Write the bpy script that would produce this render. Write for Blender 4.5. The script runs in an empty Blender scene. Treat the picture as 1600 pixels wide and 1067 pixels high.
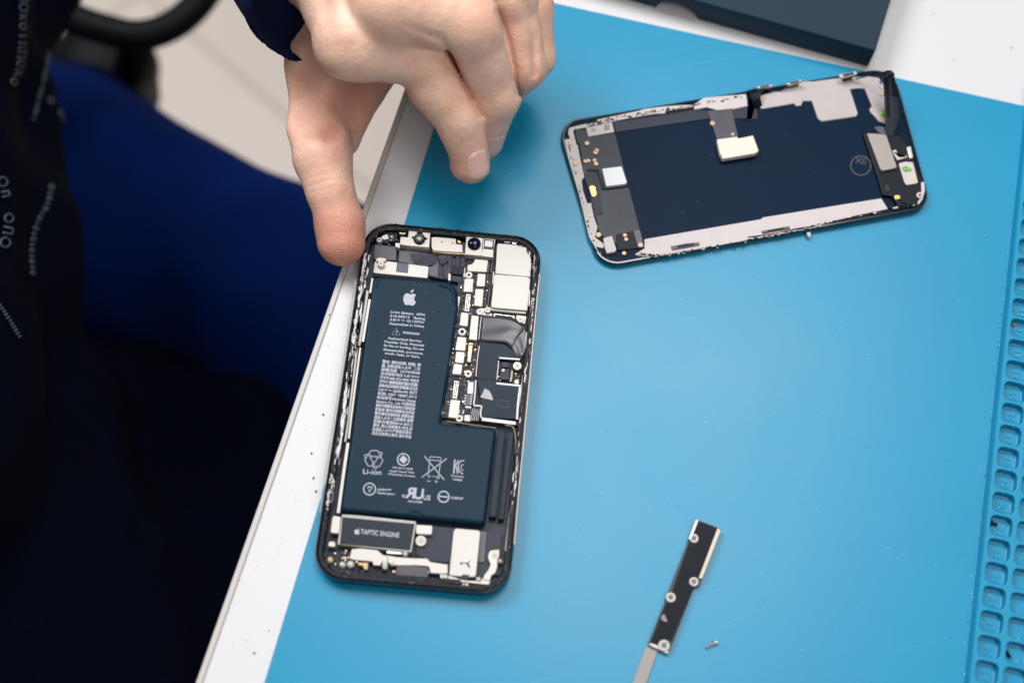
import bpy, bmesh, math, random
import numpy as np
from mathutils import Matrix, Vector
random.seed(7)
C = bpy.context.scene.collection
SC = bpy.context.scene
S = 0.001                                   # everything below is authored in millimetres

# ------------------------------------------------------------------ camera
FPX, W0, H0, CH = 2182.9, 1600.0, 1067.0, 496.75
CX = np.array([0.99572222, 0.08476453, 0.03677274])
CU = np.array([-0.09239729, 0.91346752, 0.39628251])
CF = np.array([0.0, 0.397985, -0.91739192])
cam = bpy.data.cameras.new('camera'); camo = bpy.data.objects.new('camera', cam); C.objects.link(camo)
m = Matrix.Identity(4)
for i in range(3):
    m[i][0] = CX[i]; m[i][1] = CU[i]; m[i][2] = -CF[i]
m[2][3] = CH * S
camo.matrix_world = m
cam.sensor_width = 36; cam.lens = FPX / W0 * 36
cam.clip_start = 0.02; cam.clip_end = 20
cam.dof.use_dof = True; cam.dof.focus_distance = 0.541; cam.dof.aperture_fstop = 4.5; cam.dof.aperture_blades = 7
SC.camera = camo

# ------------------------------------------------------------------ world and lamps
wd = bpy.data.worlds.new('World'); SC.world = wd; wd.use_nodes = True
bg = wd.node_tree.nodes['Background']; bg.inputs[0].default_value = (0.86, 0.93, 1.0, 1); bg.inputs[1].default_value = 0.18
def area(name, loc, target, sx, sy, power, col):
    l = bpy.data.lights.new(name, 'AREA'); l.shape = 'RECTANGLE'; l.size = sx; l.size_y = sy; l.energy = power; l.color = col
    o = bpy.data.objects.new(name, l); C.objects.link(o); o.location = loc
    d = Vector(target) - Vector(loc); o.rotation_euler = d.to_track_quat('-Z', 'Y').to_euler()
    return o
area('ceiling_light', (0.20, 0.90, 1.9), (0.05, 0.25, 0), 0.8, 0.9, 22.5, (1.0, 0.97, 0.93))
area('window_light', (-1.0, 1.0, 1.45), (0, 0.25, 0), 0.8, 0.8, 30, (0.93, 0.97, 1.0))
area('front_fill', (0.55, -0.55, 1.5), (0.0, 0.3, 0), 0.9, 0.6, 10, (1.0, 0.96, 0.92))  # fill lamp added to brighten the fronts of the fingers
SC.view_settings.view_transform = 'Standard'
try: SC.view_settings.look = 'None'
except Exception: pass
SC.view_settings.exposure = 0.0; SC.view_settings.gamma = 1

# ------------------------------------------------------------------ helpers
def at(px, py, z):
    """the point at height z (mm) that the photograph shows at pixel px, py"""
    d = (px - W0/2) / FPX * CX - (py - H0/2) / FPX * CU + CF
    t = (z - CH) / d[2]
    return np.array([t*d[0], t*d[1], z])
def T(ox, oy, s):
    return lambda *a: [(ox + x/s, oy + y/s) for x, y in zip(a[::2], a[1::2])]
MATS = {}
def M(name, col, rough=0.5, metal=0.0, var=0.0, vscale=60.0, bump=0.0, bscale=400.0, coat=0.0, spec=0.5, col2=None, thr=None, sss=None):
    if name in MATS: return MATS[name]
    mt = bpy.data.materials.new(name); mt.use_nodes = True; nt = mt.node_tree; b = nt.nodes['Principled BSDF']
    b.inputs['Base Color'].default_value = (*col, 1); b.inputs['Roughness'].default_value = rough
    b.inputs['Metallic'].default_value = metal; b.inputs['Coat Weight'].default_value = coat
    b.inputs['Specular IOR Level'].default_value = spec
    tc = nt.nodes.new('ShaderNodeTexCoord')
    if var or col2:
        n = nt.nodes.new('ShaderNodeTexNoise'); n.inputs['Scale'].default_value = vscale; n.inputs['Detail'].default_value = 6
        nt.links.new(tc.outputs['Object'], n.inputs['Vector'])
        r = nt.nodes.new('ShaderNodeValToRGB')
        if col2:
            t0, t1 = thr or (0.45, 0.55)
            r.color_ramp.elements[0].position = t0; r.color_ramp.elements[1].position = t1
            r.color_ramp.elements[0].color = (*col, 1); r.color_ramp.elements[1].color = (*col2, 1)
        else:
            r.color_ramp.elements[0].position = 0.25; r.color_ramp.elements[1].position = 0.75
            r.color_ramp.elements[0].color = (*[c*(1-var) for c in col], 1); r.color_ramp.elements[1].color = (*[min(1, c*(1+var)) for c in col], 1)
        nt.links.new(n.outputs['Fac'], r.inputs['Fac']); nt.links.new(r.outputs[0], b.inputs['Base Color'])
        mr = nt.nodes.new('ShaderNodeMapRange'); mr.inputs['To Min'].default_value = max(0.03, rough-0.07); mr.inputs['To Max'].default_value = min(1, rough+0.08)
        nt.links.new(n.outputs['Fac'], mr.inputs['Value']); nt.links.new(mr.outputs[0], b.inputs['Roughness'])
    if bump:
        n2 = nt.nodes.new('ShaderNodeTexNoise'); n2.inputs['Scale'].default_value = bscale; n2.inputs['Detail'].default_value = 4
        nt.links.new(tc.outputs['Object'], n2.inputs['Vector'])
        bp = nt.nodes.new('ShaderNodeBump'); bp.inputs['Strength'].default_value = 1.0; bp.inputs['Distance'].default_value = bump * S
        nt.links.new(n2.outputs['Fac'], bp.inputs['Height']); nt.links.new(bp.outputs[0], b.inputs['Normal'])
    MATS[name] = mt
    return mt
def tag(o, label=None, cat=None, group=None, kind=None):
    if label: o['label'] = label
    if cat: o['category'] = cat
    if group: o['group'] = group
    if kind: o['kind'] = kind
    return o
class Thing:
    def __init__(s, name, label, cat, o=(0, 0, 0), group=None):
        s.e = bpy.data.objects.new(name, None); C.objects.link(s.e); s.o = np.array(o, float)
        s.e.empty_display_size = 0.01
        s.e.location = [v*S for v in o]; tag(s.e, label, cat, group)
ZERO = np.zeros(3)
def link(name, V, F, mat, parent=None, smooth=False, mi=None):
    """one mesh object; V in mm, world; parent is a Thing or a part (object, Thing origin kept in obj['_'])"""
    o = parent.o if isinstance(parent, Thing) else (ORG.get(parent.name, ZERO) if parent else ZERO)
    me = bpy.data.meshes.new(name)
    V = (np.asarray(V, float) - o) * S
    me.from_pydata(V.tolist(), [], F)
    mats = mat if isinstance(mat, (list, tuple)) else [mat]
    for q in mats: me.materials.append(q)
    if mi is not None: me.polygons.foreach_set('material_index', mi)
    if smooth: me.polygons.foreach_set('use_smooth', [True]*len(me.polygons))
    me.validate(); me.update()
    ob = bpy.data.objects.new(name, me); C.objects.link(ob)
    if parent:
        ob.parent = parent.e if isinstance(parent, Thing) else parent
        ORG[ob.name] = o
    return ob
ORG = {}
def area2(P):
    x, y = P[:, 0], P[:, 1]; return 0.5*np.sum(x*np.roll(y, -1) - np.roll(x, -1)*y)
def rounded(P, r, n=5):
    """round the corners of a 2-D polygon"""
    P = np.asarray(P, float)[:, :2]; out = []; N = len(P)
    for i in range(N):
        a, b, c = P[i-1], P[i], P[(i+1) % N]; u = a-b; v = c-b; lu, lv = np.linalg.norm(u), np.linalg.norm(v)
        if lu < 1e-6 or lv < 1e-6: continue
        u /= lu; v /= lv; ca = np.clip(u@v, -1, 1); th = math.acos(ca)
        if th > 3.0 or r <= 0: out.append(b); continue
        d = min(r/math.tan(th/2), lu*0.48, lv*0.48); rr = d*math.tan(th/2)
        bis = (u+v)/np.linalg.norm(u+v); cen = b + bis*(rr/math.sin(th/2)); p0 = b+u*d; p1 = b+v*d
        a0 = math.atan2(*(p0-cen)[::-1]); a1 = math.atan2(*(p1-cen)[::-1]); da = (a1-a0+math.pi) % (2*math.pi) - math.pi
        for k in range(n+1):
            t = a0 + da*k/n; out.append(cen + rr*np.array([math.cos(t), math.sin(t)]))
    return np.array(out)
def inset(P, d):
    e = np.roll(P, -1, 0) - P; L = np.linalg.norm(e, axis=1, keepdims=True); e = e/np.maximum(L, 1e-9)
    n = np.stack([-e[:, 1], e[:, 0]], 1); n0 = np.roll(n, 1, 0); mm = n + n0
    q = np.sum(mm*mm, 1, keepdims=True); mm = mm*2/np.maximum(q, 0.8)
    return P + mm*d
class B:
    """collects shapes into one mesh"""
    def __init__(s): s.V = []; s.F = []; s.I = []; s.n = 0
    def add(s, V, F, i=0):
        V = np.asarray(V, float); s.V.append(V); s.F += [[v+s.n for v in f] for f in F]; s.I += [i]*len(F); s.n += len(V)
    def loft(s, rings, i=0, cap0=False, cap1=True, closed=True):
        n = len(rings[0]); V = np.concatenate(rings); F = []
        for k in range(len(rings)-1):
            for j in range(n if closed else n-1):
                a = k*n+j; b = k*n+(j+1) % n; F.append([a, b, b+n, a+n])
        if cap1: F.append(list(range((len(rings)-1)*n, len(rings)*n)))
        if cap0: F.append(list(range(n))[::-1])
        s.add(V, F, i)
    def prism2(s, P, z0, z1, r=0.0, bev=0.12, i=0):
        P = np.asarray(P, float)[:, :2]
        if area2(P) < 0: P = P[::-1]
        if r > 0: P = rounded(P, r)
        z = lambda Q, h: np.column_stack([Q, np.full(len(Q), h)])
        if bev > 0:
            Q = inset(P, bev*0.35); Q2 = inset(P, bev)
            s.loft([z(P, z0), z(P, z1-bev), z(Q, z1-bev*0.35), z(Q2, z1)], i)
        else: s.loft([z(P, z0), z(P, z1)], i)
        return s
    def prism(s, px, z0, z1, r=0.0, bev=0.12, i=0):
        return s.prism2([at(x, y, z1) for x, y in px], z0, z1, r, bev, i)
    def disc(s, c, r, z0, z1, bev=0.1, n=24, i=0, px=True, hole=0.0):
        c = at(*c, z1) if px else c
        t = np.linspace(0, 2*math.pi, n, endpoint=False); u = np.column_stack([np.cos(t), np.sin(t)])
        R = lambda rr, h: np.column_stack([c[0]+u[:, 0]*rr, c[1]+u[:, 1]*rr, np.full(n, h)])
        if hole > 0: s.loft([R(r, z0), R(r, z1-bev), R(r-bev, z1), R(hole+bev, z1), R(hole, z1-bev), R(hole, z0+0.05)], i, cap1=False)
        else: s.loft([R(r, z0), R(r, z1-bev), R(r-bev, z1)], i)
        return s
    def dome(s, c, r, z0, h, n=20, i=0, px=True):
        c = at(*c, z0+h) if px else c; t = np.linspace(0, 2*math.pi, n, endpoint=False)
        rings = []
        for k in range(6):
            a = k/6*math.pi/2; rr = r*math.cos(a); rings.append(np.column_stack([c[0]+np.cos(t)*rr, c[1]+np.sin(t)*rr, np.full(n, z0+h*math.sin(a))]))
        s.loft(rings, i); return s
    def tube(s, pts, r, n=8, i=0, cap=True):
        pts = np.asarray(pts, float); k = len(pts); rr = np.full(k, r) if np.isscalar(r) else np.asarray(r)
        tg = np.gradient(pts, axis=0); tg /= np.linalg.norm(tg, axis=1, keepdims=True)
        up = np.array([0, 0, 1.0]) if abs(tg[0][2]) < 0.9 else np.array([1.0, 0, 0]); rings = []
        for j in range(k):
            a = np.cross(up, tg[j]); a /= np.linalg.norm(a); b = np.cross(tg[j], a); up = b
            t = np.linspace(0, 2*math.pi, n, endpoint=False)
            rings.append(pts[j] + rr[j]*(np.outer(np.cos(t), a) + np.outer(np.sin(t), b)))
        s.loft(rings, i, cap0=cap, cap1=cap); return s
    def ribbon(s, A, Bp, th, i=0):
        """sheet between two polylines of 3-D points, th thick (built downwards)"""
        A = np.asarray(A, float); Bp = np.asarray(Bp, float); d = np.array([0, 0, th]); n = len(A)
        V = np.concatenate([A, Bp, A-d, Bp-d]); F = []
        for k in range(n-1):
            F += [[k, k+1, n+k+1, n+k], [2*n+k, 3*n+k, 3*n+k+1, 2*n+k+1], [k, 2*n+k, 2*n+k+1, k+1], [n+k, n+k+1, 3*n+k+1, 3*n+k]]
        F += [[0, n, 3*n, 2*n], [n-1, 3*n-1, 4*n-1, 2*n-1]]
        s.add(V, F, i); return s
    def sheet(s, rows, th=0.15, i=0):
        """grid of 3-D points -> thin sheet with a rim"""
        R_ = np.array(rows, float); a, c = R_.shape[:2]; V = R_.reshape(-1, 3); F = [[k*c+j, k*c+j+1, (k+1)*c+j+1, (k+1)*c+j] for k in range(a-1) for j in range(c-1)]
        if np.cross(V[1]-V[0], V[c]-V[0])[2] < 0: F = [f[::-1] for f in F]
        n = len(V); W = V - [0, 0, th]; rim = [k for k in range(c)] + [k*c+c-1 for k in range(1, a)] + [(a-1)*c+k for k in range(c-2, -1, -1)] + [k*c for k in range(a-2, 0, -1)]
        F += [[rim[k], rim[k-1], rim[k-1]+n, rim[k]+n] for k in range(len(rim))]
        s.add(np.vstack([V, W]), F, i); return s
    def build(s, name, mat, parent=None, smooth=False):
        return link(name, np.concatenate(s.V), s.F, mat, parent, smooth, s.I)
def P1(name, px, z0, z1, mat, parent, r=0.3, bev=0.12):
    return B().prism(px, z0, z1, r, bev).build(name, mat, parent)
def bez(p, n=10):
    """smooth closed-less Catmull-Rom through 2-D/3-D points"""
    p = np.asarray(p, float); q = np.vstack([2*p[0]-p[1], p, 2*p[-1]-p[-2]]); out = []
    for i in range(1, len(q)-2):
        for k in range(n):
            t = k/n; a, b, c, d = q[i-1], q[i], q[i+1], q[i+2]
            out.append(0.5*((2*b)+(c-a)*t+(2*a-5*b+4*c-d)*t*t+(3*b-a-3*c+d)*t**3))
    out.append(p[-1]); return np.array(out)
# ---- writing
def glyphs(txt):
    cu = bpy.data.curves.new('text', 'FONT'); cu.body = txt; cu.size = 1.0; cu.resolution_u = 3
    ob = bpy.data.objects.new('text', cu); C.objects.link(ob); bpy.context.view_layer.update()
    dg = bpy.context.evaluated_depsgraph_get(); me = bpy.data.meshes.new_from_object(ob.evaluated_get(dg))
    V = np.array([v.co[:] for v in me.vertices]).reshape(-1, 3); F = [list(p.vertices) for p in me.polygons]
    bpy.data.objects.remove(ob); bpy.data.curves.remove(cu); bpy.data.meshes.remove(me)
    return V, F
def write(b, txt, p0, p1, cap, z, i=0, bold=0.0, mirror=False):
    """lay txt flat at height z so its baseline runs from pixel p0 to pixel p1; cap = capital height in px"""
    V, F = glyphs(txt)
    if len(V) == 0: return
    x0, x1 = V[:, 0].min(), V[:, 0].max(); A = at(*p0, z); Bq = at(*p1, z); u = Bq-A; L = np.linalg.norm(u); u /= L
    up = np.array([-u[1], u[0], 0]); hh = np.linalg.norm(at(p0[0], p0[1]-cap, z) - A)
    s = (V[:, 0]-x0)/max(1e-6, x1-x0)
    if mirror: s = 1-s
    for k, (dx, dy) in enumerate([(0, 0)] + ([(bold, 0), (0, bold), (bold, bold)] if bold else [])):
        W = A + np.outer(s*L+dx, u) + np.outer(V[:, 1]/0.71*hh+dy, up); W[:, 2] = z + 0.004*k
        b.add(W, F, i)
def stroke(b, pts, w, z, closed=False, i=0):
    """flat line of width w (mm) along pixel points"""
    P = np.array([at(x, y, z)[:2] for x, y in pts])
    if closed: P = np.vstack([P, P[:1]])
    tg = np.gradient(P, axis=0)
    if closed: tg[0] = tg[-1] = (P[1]-P[-2])
    tg /= np.maximum(np.linalg.norm(tg, axis=1, keepdims=True), 1e-9); nr = np.stack([-tg[:, 1], tg[:, 0]], 1)*w/2
    A = np.column_stack([P+nr, np.full(len(P), z)]); Bq = np.column_stack([P-nr, np.full(len(P), z)]); n = len(P)
    b.add(np.vstack([A, Bq]), [[k, n+k, n+k+1, k+1] for k in range(n-1)], i)
def circ(c, r, n=28, sq=1.0, a0=0, a1=360): return [(c[0]+r*math.cos(math.radians(a0+(a1-a0)*k/n)), c[1]+r*sq*math.sin(math.radians(a0+(a1-a0)*k/n))) for k in range(n+1)]
def flatpoly(b, px, z, i=0):
    V = [at(x, y, z) for x, y in px]
    if area2(np.array(V)[:, :2]) < 0: V = V[::-1]
    b.add(V, [list(range(len(V)))], i)
APPLE = [(0.0,.33),(.1,.37),(.22,.41),(.33,.385),(.43,.30),(.36,.22),(.32,.10),(.33,-.02),(.39,-.12),(.47,-.18),(.42,-.32),(.34,-.43),(.25,-.49),(.15,-.48),(.05,-.45),(-.05,-.45),(-.15,-.48),(-.24,-.49),(-.34,-.42),(-.43,-.28),(-.48,-.1),(-.48,.08),(-.43,.25),(-.33,.36),(-.2,.39),(-.1,.36)]
LEAF = [(0,.45),(.01,.56),(.09,.68),(.21,.72),(.21,.62),(.13,.50)]
def fruit(b, c, w, z, rot=5, i=0):
    ca, sa = math.cos(math.radians(rot)), math.sin(math.radians(rot))
    for sh in (APPLE, LEAF):
        flatpoly(b, [(c[0]+w*(x*ca+y*sa), c[1]+w*(x*sa-y*ca)) for x, y in sh], z, i)

# ------------------------------------------------------------------ floor
MZ = 0.8                                    # top of the blue mat
def floor():
    m = M('floor_tile', (0.72, 0.62, 0.55), 0.5, var=0.05, vscale=4)
    nt = m.node_tree; b = nt.nodes['Principled BSDF']; src = b.inputs['Base Color'].links[0].from_socket
    tc = nt.nodes.new('ShaderNodeTexCoord'); mp = nt.nodes.new('ShaderNodeMapping'); mp.inputs['Rotation'].default_value = (0, 0, math.radians(38))
    br = nt.nodes.new('ShaderNodeTexBrick'); br.offset = 0; br.inputs['Scale'].default_value = 1; br.inputs['Brick Width'].default_value = 0.45; br.inputs['Row Height'].default_value = 0.45
    br.inputs['Mortar Size'].default_value = 0.004; br.inputs['Color1'].default_value = (1,1,1,1); br.inputs['Color2'].default_value = (.95,.95,.95,1); br.inputs['Mortar'].default_value = (.72,.7,.68,1)
    mx = nt.nodes.new('ShaderNodeMix'); mx.data_type = 'RGBA'; mx.blend_type = 'MULTIPLY'; mx.inputs[0].default_value = 1
    nt.links.new(tc.outputs['Object'], mp.inputs[0]); nt.links.new(mp.outputs[0], br.inputs[0])
    nt.links.new(src, mx.inputs[6]); nt.links.new(br.outputs[0], mx.inputs[7]); nt.links.new(mx.outputs[2], b.inputs['Base Color'])
    o = link('floor', [(-4000,-3000,-750),(4000,-3000,-750),(4000,5000,-750),(-4000,5000,-750)], [[0,1,2,3]], m)
    tag(o, kind='structure')
floor()

# ------------------------------------------------------------------ desk
def desk():
    t = Thing('desk', 'white laminate desk with a thin edge band under the blue mat', 'desk', (200, 300, 0))
    a = np.array([-54.6, 325.5]); d = np.array([-44.1, -250.0]); d /= np.linalg.norm(d); n = np.array([-d[1], d[0]])   # n points to the right (inside)
    if n[0] < 0: n = -n
    p0 = a - d*700; p1 = a + d*420; e = 2.6
    lam = M('white_laminate', (0.61, 0.60, 0.615), 0.33, var=0.03, vscale=8, bump=0.03, bscale=900)
    B().prism2([p0+n*e, p1+n*e, p1+n*820, p0+n*820], -25, 0, 0, 0.25).build('desk_top', lam, t)
    B().prism2([p0, p1, p1+n*(e-0.25), p0+n*(e-0.25)], -25, 0.05, 0, 0.5).build('edge_band', M('edge_band', (0.50, 0.47, 0.45), 0.4), t)
    b = B()
    b.prism2([p0+n*(e-0.3), p1+n*(e-0.3), p1+n*(e+0.12), p0+n*(e+0.12)], -20, -0.12, 0, 0.0); b.build('glue_seam', M('seam', (0.34, 0.30, 0.27), 0.8), t)
desk()

# ------------------------------------------------------------------ blue mat with compartments
MU = np.array([0.989, -0.1485]); MV = np.array([0.1485, 0.989]); MO = np.array([-74.9, 77.5])   # origin on the left edge
def mp(u, v): return MO + MU*u + MV*v
UL = float((np.array([171.8, 99.8])-MO)@MU)             # u of the strip
VT = float((np.array([0.1, 376.5])-MO)@MV); 
SCR = []
def blue(name, base, rough, bump=0.012):
    m = M(name, base, rough, var=0.05, vscale=14, bump=bump, bscale=700, spec=0.42)
    if name in SCR: return m
    SCR.append(name); nt = m.node_tree; b = nt.nodes['Principled BSDF']; tc = nt.nodes.new('ShaderNodeTexCoord'); src = b.inputs['Base Color'].links[0].from_socket
    for ang, sc_, thr_, colr in ((20, (6, 900, 1), 0.70, (0.10, 0.36, 0.58, 1)), (-55, (9, 700, 1), 0.715, (0.0, 0.16, 0.36, 1)), (80, (5, 800, 1), 0.72, (0.14, 0.40, 0.60, 1)), (0, (70, 70, 1), 0.70, (0.0, 0.20, 0.42, 1))):
        mp_ = nt.nodes.new('ShaderNodeMapping'); mp_.vector_type = 'TEXTURE'; mp_.inputs['Rotation'].default_value = (0, 0, math.radians(ang)); mp_.inputs['Scale'].default_value = (1/sc_[0], 1/sc_[1], 1); n = nt.nodes.new('ShaderNodeTexNoise'); n.inputs['Scale'].default_value = 1.0; n.inputs['Detail'].default_value = 3
        rp = nt.nodes.new('ShaderNodeValToRGB'); rp.color_ramp.elements[0].position = thr_; rp.color_ramp.elements[1].position = thr_+0.05; rp.color_ramp.elements[1].color = (0.45, 0.45, 0.45, 1); mx = nt.nodes.new('ShaderNodeMix'); mx.data_type = 'RGBA'; mx.inputs[7].default_value = colr
        nt.links.new(tc.outputs['Object'], mp_.inputs[0]); nt.links.new(mp_.outputs[0], n.inputs[0]); nt.links.new(n.outputs['Fac'], rp.inputs[0]); nt.links.new(rp.outputs[0], mx.inputs[0]); nt.links.new(src, mx.inputs[6]); src = mx.outputs[2]
    nt.links.new(src, b.inputs['Base Color'])
    return m
rub = blue('blue_silicone', (0.002, 0.240, 0.420), 0.33)
def mat():
    t = Thing('silicone_mat', 'large sky blue silicone repair mat with a strip of square compartments along its right side', 'work mat', (50, 200, 0))
    P = [mp(0, -160), mp(UL+0.5, -160), mp(UL+0.5, VT), mp(0, VT)]
    B().prism2(P, 0.004, MZ, 2.0, 0.25).build('mat_sheet', rub, t)
    z1 = 4.6; zf = 1.2; b = B()
    pu, pv, wv = 10.0, 9.106, 4.0
    c16 = (np.array([192.5, 203.0])-MO); u0 = float(c16@MU); v0 = float(c16@MV)
    nseg = 32; th = (np.arange(nseg)+0.5)/nseg*2*math.pi
    for q in (math.atan2(pv, pu), math.pi-math.atan2(pv, pu), math.pi+math.atan2(pv, pu), 2*math.pi-math.atan2(pv, pu)): th[np.argmin(abs(th-q))] = q
    def sq(hu, hv, r):
        out = []
        for a in th:
            c, s = math.cos(a), math.sin(a); k = min(hu/abs(c) if abs(c) > 1e-9 else 1e9, hv/abs(s) if abs(s) > 1e-9 else 1e9); x, y = c*k, s*k
            if r > 0:
                cx, cy = hu-r, hv-r
                if abs(x) > cx and abs(y) > cy:
                    # intersection of ray with corner circle
                    sx, sy = math.copysign(cx, x), math.copysign(cy, y); bq = c*sx+s*sy; cq = sx*sx+sy*sy-r*r; k = bq+math.sqrt(max(0, bq*bq-cq)); x, y = c*k, s*k
            out.append((x, y))
        return np.array(out)
    def cell(uc, vc):
        R = lambda hu, hv, r, z: np.array([[*mp(uc+x, vc+y), z] for x, y in sq(hu, hv, r)])
        rings = [R(pu/2, pv/2, 0, z1)]
        h0, h1 = 4.42, 4.22
        for k in range(4):
            a = k/3*math.pi/2; rings.append(R(h0-0.35+0.35*(1-math.sin(a)), h1-0.35+0.35*(1-math.sin(a)), 2.2, z1-0.35*(1-math.cos(a))))
        rings.append(R(h0-0.5, h1-0.5, 1.9, zf+0.7)); rings.append(R(h0-0.65, h1-0.65, 1.8, zf+0.2)); rings.append(R(h0-1.1, h1-1.1, 1.5, zf))
        b.loft(rings, 0)
    ncol = 4
    for c in range(ncol):
        for k in range(-16, 22):
            cell(u0 + c*pu, v0 - k*pv)
    lo, hi = v0-21.5*pv, v0+16.5*pv; uL = u0-pu/2; uR = u0+(ncol-0.5)*pu
    # flat rails round the compartments
    e = uL-1.5
    pr = [(e, MZ-0.5), (e+0.45, 3.3), (e+0.75, 4.2), (e+1.15, z1), (uL, z1)]
    rings = [np.array([[*mp(u, lo), z], [*mp(u, hi), z]]) for u, z in pr]
    V = np.concatenate(rings); b.add(V, [[2*k, 2*k+1, 2*k+3, 2*k+2][::-1] for k in range(len(pr)-1)])
    for (ua, ub, va, vb) in [(e, uR+5, hi, VT), (e, uR+5, -160, lo), (uR, uR+5, lo, hi)]:
        b.prism2([mp(ua, va), mp(ub, va), mp(ub, vb), mp(ua, vb)], 0.01, z1, 0, 0)
    tr = b.build('compartment_tray', blue('blue_silicone_tray', (0.002, 0.240, 0.420), 0.38), t)
    # raised numbers on the floors
    nb = B()
    for k in range(-7, 12):
        n = 16+k; uc, vc = u0, v0-k*pv
        V, F = glyphs(str(n)); x0 = (V[:, 0].min()+V[:, 0].max())/2; hh = 3.0/0.71
        # text runs down the picture: baseline direction = -v, up = +u
        for dz in (0.28,):
            W = np.array([[*mp(uc-0.9+y*hh*0.9, vc-0.9-(x-x0)*hh*0.9), zf+dz] for x, y, _ in V]); Wl = W.copy(); Wl[:, 2] = zf-0.02; nv = len(W)
            es = {}
            for f in F:
                for a, c in zip(f, f[1:]+f[:1]): es[(a, c)] = 1
            side = [[a, a+nv, c+nv, c] for (a, c) in es if (c, a) not in es]
            nb.add(np.vstack([W, Wl]), F+side)
    nb.build('raised_numbers', rub, tr)
    return u0, v0, pu, pv, zf
TRAY = mat()
def tray_pt(row, col, du, dv): return np.array([*mp(TRAY[0]+col*TRAY[2]+du, TRAY[1]-(row-16)*TRAY[3]+dv), TRAY[4]])
# ------------------------------------------------------------------ materials for the electronics
SHIELD = M('shield_metal', (0.44, 0.42, 0.395), 0.42, metal=0.35, var=0.06, vscale=120)
CREAM = M('nickel_plate', (0.47, 0.44, 0.41), 0.40, metal=0.3, var=0.05, vscale=200)
WHITE = M('white_frame', (0.66, 0.65, 0.70), 0.5, var=0.05, vscale=200)
DARK = M('black_plastic', (0.003, 0.005, 0.011), 0.42, spec=0.2, var=0.3, vscale=300)
SLATE = M('slate_film', (0.018, 0.024, 0.042), 0.4, spec=0.25, var=0.18, vscale=90)
FLEX = M('grey_flex', (0.07, 0.066, 0.09), 0.33, spec=0.35, var=0.25, vscale=120)
FILM = M('graphite_film', (0.005, 0.016, 0.030), 0.42, spec=0.2, var=0.1, vscale=60)
BATT = M('battery_wrap', (0.006, 0.024, 0.044), 0.36, spec=0.10, var=0.06, vscale=40)
INK = M('grey_print', (0.42, 0.43, 0.49), 0.6)
GOLD = M('gold_contact', (0.62, 0.40, 0.16), 0.35, metal=0.7)
STEEL = M('steel', (0.55, 0.52, 0.48), 0.3, metal=0.8, var=0.08, vscale=400)
GUNK = M('black_adhesive', (0.003, 0.005, 0.010), 0.5, spec=0.25, col2=(0.10, 0.11, 0.13), thr=(0.60, 0.70), vscale=900, bump=0.25, bscale=900)
RIMB = M('black_rim', (0.002, 0.003, 0.005), 0.25, spec=0.3)
TORN = M('torn_foil', (0.02, 0.022, 0.035), 0.5, col2=(0.66, 0.62, 0.60), thr=(0.44, 0.50), vscale=520, bump=0.3, bscale=900)
OLIVE = M('olive_edge', (0.24, 0.21, 0.10), 0.5)
BOARD = M('circuit_board', (0.006, 0.008, 0.014), 0.45, spec=0.25, col2=(0.11, 0.10, 0.12), thr=(0.5, 0.62), vscale=800, bump=0.15, bscale=1200)
LENS = M('lens_glass', (0.001, 0.002, 0.03), 0.12, spec=0.3)
HOLE = M('hole_black', (0.003, 0.003, 0.004), 0.7)
rnd = random.random
def scatter(b, poly, n, z, smin, smax, mats, hmax=0.5):
    """n tiny components inside a pixel polygon"""
    P = np.array(poly); k = 0; xs, ys = P[:, 0], P[:, 1]
    def inside(x, y):
        c = False; j = len(P)-1
        for i in range(len(P)):
            if (ys[i] > y) != (ys[j] > y) and x < (xs[j]-xs[i])*(y-ys[i])/(ys[j]-ys[i])+xs[i]: c = not c
            j = i
        return c
    while k < n:
        x = xs.min()+rnd()*(xs.max()-xs.min()); y = ys.min()+rnd()*(ys.max()-ys.min())
        if not inside(x, y): continue
        w = smin+rnd()*(smax-smin); h = w*(0.5+rnd()); a = math.radians(5+random.choice((0, 90, 0, 90, rnd()*90)))
        c, s = math.cos(a), math.sin(a); q = [(x+c*dx*w-s*dy*h, y+s*dx*w+c*dy*h) for dx, dy in ((-.5,-.5),(.5,-.5),(.5,.5),(-.5,.5))]
        b.prism(q, z-0.4, z+0.1+rnd()*hmax, 0, 0.04, random.choice(mats)); k += 1
def ragged(b, path, w, n, z, mats, jit=1.0, seg=8, lo=0.8, hi=3.0):
    """torn flakes along a pixel path"""
    L = bez(path, 12)
    for _ in range(n):
        k = rnd()*(len(L)-2); i = int(k); p = L[i]+(L[i+1]-L[i])*(k-i); d = L[i+1]-L[i]; d = d/np.linalg.norm(d); nn = np.array([-d[1], d[0]])
        c = p + nn*(rnd()-0.5)*w; sl = (lo+rnd()*hi)*jit; sw = (0.35+rnd()*1.1)*jit; q = []
        for j in range(seg):
            a = 2*math.pi*j/seg; rr = 0.6+rnd()*0.6; q.append(tuple(c + d*math.cos(a)*sl*rr + nn*math.sin(a)*sw*rr))
        b.prism(q, z-0.5, z+rnd()*0.5, 0, 0.03, random.choice(mats))

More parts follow.
